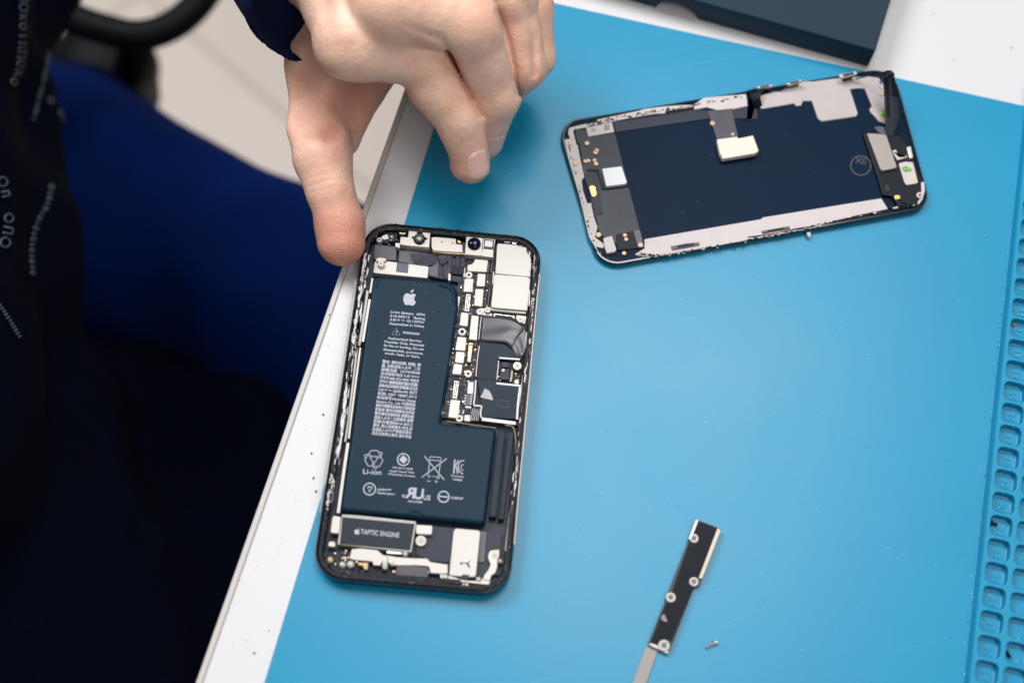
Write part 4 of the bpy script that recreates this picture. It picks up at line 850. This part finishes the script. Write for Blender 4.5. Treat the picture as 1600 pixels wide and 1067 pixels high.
# ------------------------------------------------------------------ implicit surfaces (for the hand and clothes)
def surf(field, lo, hi, h, chunk=None):
    lo = np.array(lo, float); n = np.ceil((np.array(hi)-lo)/h).astype(int)+1
    ax = [lo[i]+h*np.arange(n[i]) for i in range(3)]
    X, Y, Z = np.meshgrid(*ax, indexing='ij'); P = np.stack([X, Y, Z], -1).reshape(-1, 3)
    f = np.concatenate([field(P[i:i+400000]) for i in range(0, len(P), 400000)]).reshape(n)
    ins = f < 0; c = np.zeros(n-1, int)
    for dx in (0, 1):
        for dy in (0, 1):
            for dz in (0, 1): c += ins[dx:n[0]-1+dx, dy:n[1]-1+dy, dz:n[2]-1+dz]
    act = (c > 0) & (c < 8); idx = -np.ones(n-1, int); ii = np.argwhere(act); idx[act] = np.arange(len(ii))
    acc = np.zeros((len(ii), 3)); cnt = np.zeros(len(ii))
    for axn in range(3):
        o1, o2 = [k for k in range(3) if k != axn]
        for a in (0, 1):
            for b_ in (0, 1):
                s = np.zeros(3, int); s[o1] = a; s[o2] = b_; e = s.copy(); e[axn] = 1
                p0 = ii+s; p1 = ii+e; f0 = f[tuple(p0.T)]; f1 = f[tuple(p1.T)]; cr = (f0 < 0) != (f1 < 0)
                tt = np.where(cr, f0/np.where(cr, f0-f1, 1), 0); pos = p0+tt[:, None]*(p1-p0)
                acc[cr] += pos[cr]; cnt[cr] += 1
    V = lo + h*acc/cnt[:, None]; F = []
    for axn in range(3):
        o1, o2 = [(1, 2), (2, 0), (0, 1)][axn]
        sl0 = [slice(None)]*3; sl1 = [slice(None)]*3; sl0[axn] = slice(0, n[axn]-1); sl1[axn] = slice(1, n[axn])
        a0 = ins[tuple(sl0)]; a1 = ins[tuple(sl1)]; e = np.argwhere(a0 != a1)
        e = e[(e[:, o1] > 0) & (e[:, o2] > 0) & (e[:, o1] < n[o1]-1) & (e[:, o2] < n[o2]-1)]
        d1 = np.zeros(3, int); d1[o1] = 1; d2 = np.zeros(3, int); d2[o2] = 1
        q = np.stack([idx[tuple(e.T)], idx[tuple((e-d1).T)], idx[tuple((e-d1-d2).T)], idx[tuple((e-d2).T)]], 1)
        fl = a0[tuple(e.T)]; q[~fl] = q[~fl][:, ::-1]; F.append(q)
    F = np.concatenate(F); F = F[(F >= 0).all(1)]
    return V, F
def relax(V, F, it, lam=0.5):
    E = np.concatenate([F[:, [0, 1]], F[:, [1, 2]], F[:, [2, 3]], F[:, [3, 0]]]); n = len(V)
    deg = np.bincount(E[:, 0], minlength=n)+np.bincount(E[:, 1], minlength=n)
    for k in range(it):
        l = lam if k % 2 == 0 else -lam*1.04 if it > 3 else lam
        A = np.stack([np.bincount(E[:, 0], V[E[:, 1], j], n)+np.bincount(E[:, 1], V[E[:, 0], j], n) for j in range(3)], 1)/deg[:, None]
        V = V+(A-V)*l
    return V
def cone(P, a, b, ra, rb, flat=None):
    """distance to a tapered capsule"""
    a = np.asarray(a, float); b = np.asarray(b, float); d = b-a; L2 = d@d; t = np.clip((P-a)@d/L2, 0, 1)
    return np.linalg.norm(P-a-t[:, None]*d, axis=1) - (ra+(rb-ra)*t)
def ell(P, c, ax, R):
    """ellipsoid: axes rows ax, radii R"""
    q = (P-np.asarray(c))@np.asarray(ax).T; k0 = np.linalg.norm(q/R, axis=1); k1 = np.linalg.norm(q/(np.asarray(R)**2), axis=1)
    return k0*(k0-1)/np.maximum(k1, 1e-9)
def smin(a, b, k):
    h = np.clip(0.5+0.5*(b-a)/k, 0, 1); return b*(1-h)+a*h-k*h*(1-h)
def wob(P, s, seed):
    r = np.random.RandomState(seed); o = np.zeros(len(P))
    for k in range(6):
        d = r.randn(3); d /= np.linalg.norm(d); o += np.sin(P@d*2*math.pi/s*(0.7+0.6*r.rand())+r.rand()*6.28)
    return o/6
# ------------------------------------------------------------------ person
def J(px, py, z): return at(px, py, z)
PER = Thing('person', 'person in dark navy jacket and blue trousers holding the phone corner with one bare hand', 'person', (-260, 250, -750))
SKIN_J = dict(
    wrist=J(515,-75,66),
    i0=J(548,66,70), i1=J(658,92,62), i2=J(718,184,46), i3=J(737,258,31),
    m0=J(610,3,85), m1=J(736,42,75), m2=J(772,150,48), m3=J(757,222,22),
    r0=J(675,-60,78), r1=J(794,-6,62), r2=J(816,104,42), r3=J(798,135,26),
    p0=J(735,-110,66), p1=J(829,12,48), p2=J(836,90,34), p3=J(823,100,22),
    t0=J(516,45,34), t1=J(506,185,27), t1b=J(504,245,24), t2=J(514,292,21), t3=J(531,350,14.5), t4=J(533,379,12.5))
def hand_field(P):
    j = SKIN_J
    def chain(names, rs, k):
        f = None
        for a, b, ra, rb in zip(names, names[1:], rs, rs[1:]):
            c = cone(P, j[a], j[b], ra, rb); f = c if f is None else smin(f, c, k)
        return f
    up = -CF
    # fingers
    fi = chain(['i0','i1','i2','i3'], [13.0, 10.6, 9.3, 7.1], 2.5)
    fi = smin(fi, cone(P, j['i1']+up*1.4, j['i1']+up*1.2+(j['i2']-j['i1'])*0.08, 10.0, 9.7), 3)           # knuckle
    fi = smin(fi, cone(P, (j['i1']*0.6+j['i2']*0.4)+[-1.5,-1.5,-1], j['i1']*0.4+j['i2']*0.6+[-1.2,-1,-1], 9.4, 9.0), 3)
    fi = smin(fi, cone(P, j['i3']+[-1.6,0.6,-0.6], j['i3']+[-0.8,4.5,2], 6.6, 6.8), 2)
    fm = chain(['m0','m1','m2','m3'], [13.2, 11.4, 9.9, 7.2], 2.5); fm = smin(fm, cone(P, j['m1']+up*1.6, j['m1']+up*1.3+(j['m2']-j['m1'])*0.08, 10.8, 10.4), 3)
    fm = smin(fm, cone(P, j['m2']+up*0.6, j['m2']+up*0.5+(j['m3']-j['m2'])*0.05, 9.6, 9.4), 2)
    fr = chain(['r0','r1','r2','r3'], [12.2, 10.6, 9.4, 7.4], 2.5); fr = smin(fr, cone(P, j['r1']+up*1.6, j['r1']+up*1.6+[0.5,-1,0], 9.8, 9.6), 3)
    fp = chain(['p0','p1','p2','p3'], [10.8, 8.8, 7.8, 6.4], 2.5)
    fing = smin(smin(fi, fm, 0.5), smin(fr, fp, 0.5), 0.5)
    # the furrows where neighbouring fingers press together
    d = P-np.array([0, 0, CH]); dz = d@CF; qx = W0/2+FPX*(d@CX)/dz; qy = H0/2-FPX*(d@CU)/dz; fur = np.full(len(P), 1e9)
    for line_ in (((606,30),(642,44),(690,62),(712,100),(735,150),(750,180)), ((779,20),(793,60),(803,105),(809,149)), ((821,0),(834,60),(835,117))):
        for (x0, y0), (x1, y1) in zip(line_, line_[1:]):
            ux, uy = x1-x0, y1-y0; t_ = np.clip(((qx-x0)*ux+(qy-y0)*uy)/(ux*ux+uy*uy), 0, 1); fur = np.minimum(fur, np.hypot(qx-x0-t_*ux, qy-y0-t_*uy)/4.1)
    furrow = np.where(P[:, 2] > 28, 1.5*np.clip((qx-625)/70, 0.0, 1)*np.exp(-(fur/1.2)**2), 0)
    fi_fill = cone(P, J(690,92,54), J(744,186,36), 7.5, 7.0)
    # palm
    w = j['wrist']; pm = None
    for a, ra, rb in (('i0', 20, 12), ('m0', 20, 12.5), ('r0', 19, 12), ('p0', 18, 11)):
        c = cone(P, w, j[a]+[0,0,-1.5], ra, rb); pm = c if pm is None else smin(pm, c, 7)
    pm = smin(pm, cone(P, j['m0']+[0,0,-8], j['r0']+[0,0,-8], 13, 12), 8)
    # heel and far side of the palm, seen through the gap
    pm = smin(pm, cone(P, J(600,60,26), J(564,128,13), 15, 10.5), 7); pm = smin(pm, cone(P, J(564,128,13), J(538,218,13), 10.5, 6.5), 5)
    pm = smin(pm, cone(P, j['i0'], J(556,74,70), 12.8, 12.4), 4)
    # forearm inside the sleeve
    pm = smin(pm, cone(P, w, J(330,-330,20), 20, 24), 10)
    # thumb
    th = cone(P, j['t0'], j['t1'], 17, 12.6); th = smin(th, cone(P, j['t1'], j['t1b'], 11.8, 10.2), 7); th = smin(th, cone(P, j['t1b'], j['t2'], 10.1, 8.9), 7); th = smin(th, cone(P, j['t2'], j['t3'], 8.8, 9.6), 4); th = smin(th, cone(P, j['t3'], j['t4'], 9.6, 9.3), 2)
    th = smin(th, cone(P, J(488,105,32), J(484,190,27), 9, 7.5), 9)
    f = smin(pm, th, 8)
    # web between thumb and index
    f = smin(f, cone(P, J(522,150,22), J(512,195,22), 8.5, 7), 6)
    f = smin(f, fing, 3.2)
    f = smin(f, fi_fill, 1.0)
    pocket = cone(P, J(488,146,40), J(560,152,34), 5, 4); f = f + 14.0*np.exp(-(np.maximum(pocket, 0)/8.5)**2)
    # tendons and a vein
    f = smin(f, cone(P, j['i0']+up*11.3, (w+j['i0'])/2+up*16.5, 1.6, 1.2), 5)
    # creases: thumb joint, finger joints, palm fold
    def crease(a, b, r, d, k=1.2):
        nonlocal f
        c = cone(P, a, b, r, r); f = -smin(-f, c+0.0, k) if d else f
    def ringcut(c, axis, r0, depth, n, sp):
        nonlocal f
        ax = (axis)/np.linalg.norm(axis); s = (P-c)@ax; rad = np.linalg.norm(P-c-s[:, None]*ax, axis=1); m_ = np.exp(-(s/(sp*n*0.6))**2)*(rad < r0*1.7)
        f = f + depth*m_*(0.5+0.5*np.cos(s*2*math.pi/sp+0.7*np.sin((P@np.array([.3,.5,.2])))))
    ringcut(j['i1'], j['i2']-j['i0'], 11, 0.3, 4, 2.1); ringcut(j['i2'], j['i3']-j['i1'], 9, 0.34, 3, 1.8)
    ringcut(j['m2'], j['m3']-j['m1'], 9, 0.34, 3, 1.8); ringcut(j['m1'], j['m2']-j['m0'], 11, 0.26, 4, 2.2); ringcut(j['r2'], j['r3']-j['r1'], 9, 0.22, 3, 1.9); ringcut(j['t2'], j['t3']-j['t1'], 10, 0.35, 2, 2.6)
    fold = cone(P, J(500,172,38), J(519,207,34), 1.0, 1.2); f = f + 1.5*np.exp(-(np.maximum(fold, 0)/2.6)**2)
    fold = cone(P, J(512,185,38), J(512,225,33), 0.6, 0.6); f = f + 0.8*np.exp(-(np.maximum(fold, 0)/1.6)**2)
    fold = cone(P, J(540,150,34), J(522,225,28), 0.6, 0.6); f = f + 0.8*np.exp(-(np.maximum(fold, 0)/2.0)**2)
    return f + furrow + 0.30*wob(P, 15, 3) + 0.09*wob(P, 5, 4)
def skin_mat(nm='skin', nail=False):
    m_ = bpy.data.materials.new(nm); m_.use_nodes = True; nt = m_.node_tree; b = nt.nodes['Principled BSDF']
    b.inputs['Subsurface Weight'].default_value = 0.15; b.inputs['Subsurface Radius'].default_value = (1.0, 0.35, 0.18); b.inputs['Subsurface Scale'].default_value = 0.0035
    b.inputs['Roughness'].default_value = 0.42; b.inputs['Specular IOR Level'].default_value = 0.45
    tc = nt.nodes.new('ShaderNodeTexCoord'); at_ = nt.nodes.new('ShaderNodeAttribute'); at_.attribute_name = 'red_shade'
    n = nt.nodes.new('ShaderNodeTexNoise'); n.inputs['Scale'].default_value = 90; n.inputs['Detail'].default_value = 7; n.inputs['Roughness'].default_value = 0.65
    nt.links.new(tc.outputs['Object'], n.inputs['Vector'])
    r = nt.nodes.new('ShaderNodeValToRGB'); e = r.color_ramp.elements; e[0].position = 0.3; e[0].color = (0.76, 0.43, 0.305, 1); e[1].position = 0.7; e[1].color = (0.90, 0.60, 0.465, 1)
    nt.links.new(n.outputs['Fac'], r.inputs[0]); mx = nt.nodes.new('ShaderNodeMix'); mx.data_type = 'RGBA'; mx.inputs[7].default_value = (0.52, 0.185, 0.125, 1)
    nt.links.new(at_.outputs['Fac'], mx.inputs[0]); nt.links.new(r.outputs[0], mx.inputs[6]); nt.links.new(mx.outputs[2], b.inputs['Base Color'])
    v = nt.nodes.new('ShaderNodeTexVoronoi'); v.inputs['Scale'].default_value = 900; v.feature = 'DISTANCE_TO_EDGE'; nt.links.new(tc.outputs['Object'], v.inputs['Vector'])
    n2 = nt.nodes.new('ShaderNodeTexNoise'); n2.inputs['Scale'].default_value = 420; n2.inputs['Detail'].default_value = 5; nt.links.new(tc.outputs['Object'], n2.inputs['Vector'])
    # fingertip ridges
    w = nt.nodes.new('ShaderNodeTexWave'); w.wave_type = 'RINGS'; w.rings_direction = 'Z'; w.inputs['Scale'].default_value = 420; w.inputs['Distortion'].default_value = 1.5; w.inputs['Detail'].default_value = 1
    mpn = nt.nodes.new('ShaderNodeMapping'); mpn.inputs['Location'].default_value = tuple(-(SKIN_J['t4']-PER.o)*S); nt.links.new(tc.outputs['Object'], mpn.inputs[0]); nt.links.new(mpn.outputs[0], w.inputs[0])
    at2 = nt.nodes.new('ShaderNodeAttribute'); at2.attribute_name = 'ridge'; mu = nt.nodes.new('ShaderNodeMath'); mu.operation = 'MULTIPLY'; nt.links.new(w.outputs['Fac'], mu.inputs[0]); nt.links.new(at2.outputs['Fac'], mu.inputs[1])
    a1 = nt.nodes.new('ShaderNodeMath'); a1.operation = 'MULTIPLY_ADD'; a1.inputs[1].default_value = 0.8; nt.links.new(v.outputs['Distance'], a1.inputs[0]); nt.links.new(n2.outputs['Fac'], a1.inputs[2])
    a2 = nt.nodes.new('ShaderNodeMath'); a2.operation = 'MULTIPLY_ADD'; a2.inputs[1].default_value = 0.2; nt.links.new(mu.outputs[0], a2.inputs[0]); nt.links.new(a1.outputs[0], a2.inputs[2])
    bp = nt.nodes.new('ShaderNodeBump'); bp.inputs['Distance'].default_value = 0.0003; bp.inputs['Strength'].default_value = 0.8; nt.links.new(a2.outputs[0], bp.inputs['Height']); nt.links.new(bp.outputs[0], b.inputs['Normal'])
    return m_
def hand():
    pts = np.array(list(SKIN_J.values())); lo = pts.min(0)-20; hi = pts.max(0)+20
    lo = np.minimum(lo, J(400,-150,30)-5); lo[2] = 0
    V, F = surf(hand_field, lo, hi, 0.85)
    V = relax(V, F, 2, 0.35)
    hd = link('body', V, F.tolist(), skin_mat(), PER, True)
    j = SKIN_J; red_shade = np.zeros(len(V))
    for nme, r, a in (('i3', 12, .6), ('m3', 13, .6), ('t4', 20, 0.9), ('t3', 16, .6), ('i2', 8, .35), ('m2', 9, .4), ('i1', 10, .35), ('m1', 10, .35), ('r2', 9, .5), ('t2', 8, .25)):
        red_shade = np.maximum(red_shade, a*np.exp(-(np.linalg.norm(V-j[nme], axis=1)/r)**2.4))
    for c_, r, a in ((J(515,205,34), 10, .7), (J(560,150,22), 17, .75), (J(490,150,36), 13, .6), (J(520,170,28), 14, .6)):  # fold redness, plus a browner tint painting shade into the thumb web
        red_shade = np.maximum(red_shade, a*np.exp(-(np.linalg.norm(V-c_, axis=1)/r)**2))
    a = hd.data.attributes.new('red_shade', 'FLOAT', 'POINT'); a.data.foreach_set('value', red_shade.astype(np.float32))
    rg = np.exp(-(np.linalg.norm(V-j['t4'], axis=1)/13)**4); a = hd.data.attributes.new('ridge', 'FLOAT', 'POINT'); a.data.foreach_set('value', rg.astype(np.float32))
    # nails: shells laid on the fingertips
    NM = bpy.data.materials.new('nail'); NM.use_nodes = True; b = NM.node_tree.nodes['Principled BSDF']; b.inputs['Base Color'].default_value = (0.78, 0.48, 0.42, 1); b.inputs['Roughness'].default_value = 0.2; b.inputs['Subsurface Weight'].default_value = 0.2; b.inputs['Subsurface Scale'].default_value = 0.002; b.inputs['Coat Weight'].default_value = 0.2
    TIPM = M('nail_edge', (0.66, 0.55, 0.48), 0.35)
    def nail(center, axis, normal, L, W_):
        ax = axis/np.linalg.norm(axis); nr = normal-(normal@ax)*ax; nr /= np.linalg.norm(nr); sd = np.cross(ax, nr); nu, nv = 19, 17; P0 = []
        for a_ in range(nu):
            for c_ in range(nv):
                u = -1+2*a_/(nu-1); v = -1+2*c_/(nv-1); ww = W_/2*(1-0.22*max(0, -u)**3 - 0.10*max(0, u)**4)
                P0.append(center + ax*(u*L/2*(1-0.18*v*v if u < 0 else 1-0.13*v*v)) + sd*v*ww + nr*8)
        P0 = np.array(P0); tt = np.zeros(len(P0))
        for _ in range(28): tt += np.clip(hand_field(P0-nr*tt[:, None]), -1, 2)*0.7
        Pn = P0-nr*tt[:, None]
        edge = np.array([max(abs(-1+2*a_/(nu-1))**6 if a_ < nu//2 else 0, abs(-1+2*c_/(nv-1))**6) for a_ in range(nu) for c_ in range(nv)])
        lift = 0.5-0.62*edge; tipu = np.array([max(0, (-1+2*a_/(nu-1))-0.75)*4*0.25 for a_ in range(nu) for c_ in range(nv)])
        Pn = Pn+nr*(lift+tipu)[:, None]; Pb = Pn-nr*0.5
        Fq = []; mi = []
        for a_ in range(nu-1):
            for c_ in range(nv-1): k = a_*nv+c_; Fq.append([k, k+nv, k+nv+1, k+1]); mi.append(1 if a_ >= nu-2 else 0)
        n = nu*nv
        for c_ in range(nv-1): k = (nu-1)*nv+c_; Fq.append([k, k+n, k+n+1, k+1]); mi.append(1)
        o = link('fingernail', np.vstack([Pn, Pb]), Fq, [NM, TIPM], PER, True, mi)
    j = SKIN_J
    ax = j['i3']-j['i2']; cam_p = np.array([0, 0, CH]); vw = cam_p-j['i3']; vw /= np.linalg.norm(vw)
    nail(J(747,255,36), ax, vw*0.9+CX*0.50, 11.5, 9.6)
    nail(J(764,222,30), j['m3']-j['m2'], CX*0.9+vw*0.8, 11.0, 9.6)
hand()

# ------------------------------------------------------------------ clothes
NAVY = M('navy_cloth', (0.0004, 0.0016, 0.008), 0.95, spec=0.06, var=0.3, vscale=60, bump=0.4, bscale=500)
BLUEC = M('blue_trouser_cloth', (0.0004, 0.008, 0.062), 0.95, spec=0.06, var=0.5, vscale=9, bump=0.5, bscale=400)
SLEEVE = M('sleeve_cloth', (0.001, 0.004, 0.026), 0.9, spec=0.2, var=0.25, vscale=60, bump=0.5, bscale=600)
def clothes():
    a0 = J(503,2,62); a1 = J(425,-150,40)
    def arm(P):
        f = smin(cone(P, a0, a1, 27.5, 35), cone(P, a1, a1+(a1-a0)*2.5+[-60, 10, 40], 37, 52), 15)
        d = (a0-a1)/np.linalg.norm(a0-a1); s = (P-a0)@d
        f = f + 1.4*wob(P, 38, 11) - 1.0*np.exp(-((s+4)/3.0)**2)
        inner = cone(P, a0+d*30, a1, 23.5, 30)
        f = np.maximum(f, s-0.5+1.0*np.sin(P[:, 0]*0.15))         # cuff cut
        return np.maximum(f, -np.where(s > -7, inner, 5))
    V, F = surf(arm, np.minimum(a0, a1+(a1-a0)*1.0)-60, np.maximum(a0, a1)+50, 2.0); link('jacket_sleeve', relax(V, F, 6, 0.5), F.tolist(), SLEEVE, PER, True)
    Q = lambda x, y, z: at(x, y, z)
    def torso(P):
        f = cone(P, Q(-280,620,-60), Q(-200,-60,-30), 95, 62)
        f = smin(f, cone(P, Q(-60,200,-110), Q(0,430,-110), 50, 42), 30)
        f = smin(f, cone(P, Q(-30,60,-115), Q(10,-60,-120), 40, 44), 25)
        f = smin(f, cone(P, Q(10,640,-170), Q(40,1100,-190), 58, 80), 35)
        f = smin(f, cone(P, Q(40,640,-230), Q(390,660,-290), 52, 40), 45)  # this and next line: dark cloth added as shade over the trousers
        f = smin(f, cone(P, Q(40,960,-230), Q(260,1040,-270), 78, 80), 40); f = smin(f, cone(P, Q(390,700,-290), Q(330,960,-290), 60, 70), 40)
        f = smin(f, cone(P, Q(-200,-60,-30), [-560, 330, 330], 62, 110), 40)
        w1 = P[:, 0]*0.95+P[:, 1]*0.3+14*wob(P, 170, 27); w2 = P[:, 0]*0.5-P[:, 1]*0.86+16*wob(P, 150, 28)
        return f + 4.5*wob(P, 150, 21) + 2*wob(P, 60, 22) + 3.5*np.abs(np.sin(w1*math.pi/52)) + 3.0*np.abs(np.sin(w2*math.pi/75))
    lo = np.array([-680., -160, -400]); hi = np.array([20., 620, 400])
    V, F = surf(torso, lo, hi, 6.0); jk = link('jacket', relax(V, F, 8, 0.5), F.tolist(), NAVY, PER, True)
    def legs(P):
        f = cone(P, Q(60,290,-300), Q(440,480,-285), 80, 70)
        f = smin(f, cone(P, Q(440,480,-285), Q(560,620,-290), 70, 64), 20)
        f = smin(f, cone(P, Q(430,500,-285), Q(480,700,-500), 60, 50), 30)
        f = smin(f, cone(P, Q(40,760,-360), Q(420,820,-360), 95, 80), 14); f = smin(f, cone(P, Q(0,1000,-380), Q(300,1150,-380), 110, 90), 14)
        f = smin(f, cone(P, Q(-60,500,-400), Q(60,700,-400), 110, 100), 40)
        fold = cone(P, Q(290,395,-175), Q(225,520,-175), 5, 3); f = f - 6*np.exp(-(np.maximum(fold, 0)/12)**2)
        fold = cone(P, Q(225,215,-180), Q(250,420,-180), 4, 4); f = f + 10*np.exp(-(np.maximum(fold, 0)/14)**2)
        fold = cone(P, Q(330,330,-175), Q(400,470,-175), 4, 4); f = f + 4*np.exp(-(np.maximum(fold, 0)/16)**2)
        w1 = P[:, 0]*0.8+P[:, 1]*0.45+22*wob(P, 190, 33); w2 = P[:, 0]*0.35+P[:, 1]*0.94+24*wob(P, 160, 34)
        return f + 5*wob(P, 130, 31) + 1.5*wob(P, 48, 32) - 7*(1-np.abs(np.sin(w1*math.pi/95)))**2 - 4*(1-np.abs(np.sin(w2*math.pi/80)))**3
    lo = np.array([-600., -90, -580]); hi = np.array([90., 620, -170])
    V, F = surf(legs, lo, hi, 8.0); link('trousers', relax(V, F, 5, 0.5), F.tolist(), BLUEC, PER, True)
    # pale lettered cords and prints down the jacket front
    PR = M('pale_print', (0.05, 0.07, 0.10), 0.7, var=0.3, vscale=300)
    def ontop(x, y):
        z = 40.0
        for _ in range(60):
            p = at(x, y, z); d = torso(p[None])[0]
            if d < 0.6: break
            z -= max(0.5, d*0.8)
            if z < -295: break
        return at(x, y, z+0.6)
    def strip(pts, w, name, kind):
        L = bez(pts, 10); bb = B(); seg = np.linalg.norm(np.diff(L, axis=0), axis=1); s = np.concatenate([[0], np.cumsum(seg)]); n = int(s[-1]/ (w*0.95))
        for k in range(n):
            c = np.array([np.interp((k+.5)/n*s[-1], s, L[:, i]) for i in (0, 1)]); d = np.array([np.interp((k+.6)/n*s[-1], s, L[:, i]) for i in (0, 1)])-c; d /= np.linalg.norm(d); nn = np.array([-d[1], d[0]])
            if rnd() < 0.12 and name != 'drawcord': continue
            kk = kind[k % len(kind)]; r = w*(0.3+0.12*rnd())
            def pt(a, b_): q = c+nn*a*r+d*b_*r; return ontop(*q)
            if kk == 'o': bb.tube([pt(math.cos(a), math.sin(a)) for a in np.linspace(0, 2*math.pi, 13)], 0.55, 5)
            elif kk == 'x': bb.tube([pt(-1, -.8), pt(1, .8)], 0.55, 5); bb.tube([pt(1, -.8), pt(-1, .8)], 0.55, 5)
            elif kk == 'i': bb.tube([pt(-1, 0), pt(1, 0)], 0.6, 5)
            elif kk == 'u': bb.tube([pt(1, -.7), pt(-1, -.7), pt(-1.1, 0), pt(-1, .7), pt(1, .7)], 0.55, 5)
        bb.build(name, PR, jk, True)
    strip([(38,-10),(36,40),(34,90),(28,118),(18,134)], 15, 'sleeve_lettering', 'uoxoiu')
    strip([(78,80),(70,120),(60,160),(52,190)], 7, 'drawcord', 'iooi')
    strip([(76,152),(96,178),(112,205),(122,240)], 12, 'cuff_lettering', 'oxo')
    strip([(2,275),(10,310),(14,345),(8,380),(-4,405)], 18, 'hem_lettering', 'ouo')
    strip([(82,288),(74,320),(58,350),(50,390),(52,430)], 9, 'drawcord', 'oioi')
    strip([(-5,470),(15,500),(32,528)], 6, 'drawcord', 'ii')
clothes()

# ------------------------------------------------------------------ office chair behind the person
def chair():
    t = Thing('office_chair', 'black office chair with a curved armrest behind the seated person', 'chair', (-330, 560, -750))
    m_ = M('chair_black', (0.0006, 0.001, 0.002), 0.6, spec=0.15, var=0.3, vscale=30)
    L = bez([at(*q, z) for q, z in (((40,-10), -215), ((100,22), -215), ((150,42), -215), ((212,56), -215), ((262,44), -215), ((302,14), -215), ((332,-30), -215), ((350,-90), -215))], 8)
    B().tube(L, 9.5, 14).build('armrest', m_, t, True)
    def seat(P):
        f = ell(P, at(160,112,-340), np.eye(3), np.array([40., 40, 34])); return f+2*wob(P, 90, 41)
    c = at(160,112,-340); V, F = surf(seat, c-[170, 150, 60], c+[170, 150, 60], 9); link('seat', V, F.tolist(), m_, t, True)
    B().tube([at(212,150,-330), at(212,100,-270), at(212,58,-218)], [17, 14, 9], 12).build('armrest_post', m_, t, True)
    c = at(110,160,-370)+np.array([-330, -60, 0]); B().tube([at(160,112,-345), c], [26, 26], 12).build('seat_bar', m_, t, True); B().tube([c, [c[0], c[1], -690]], [28, 28], 14).build('gas_lift', m_, t, True)
    for k in range(5):
        a = 2*math.pi*k/5+0.3; e = np.array([c[0]+260*math.cos(a), c[1]+260*math.sin(a), -695]); B().tube([[c[0], c[1], -680], e], [20, 14], 10).build('leg', m_, t, True)
        o = B(); o.tube([e+[-12, 0, -28], e+[12, 0, -28]], 26, 16); o.build('caster', m_, t, True)
chair()
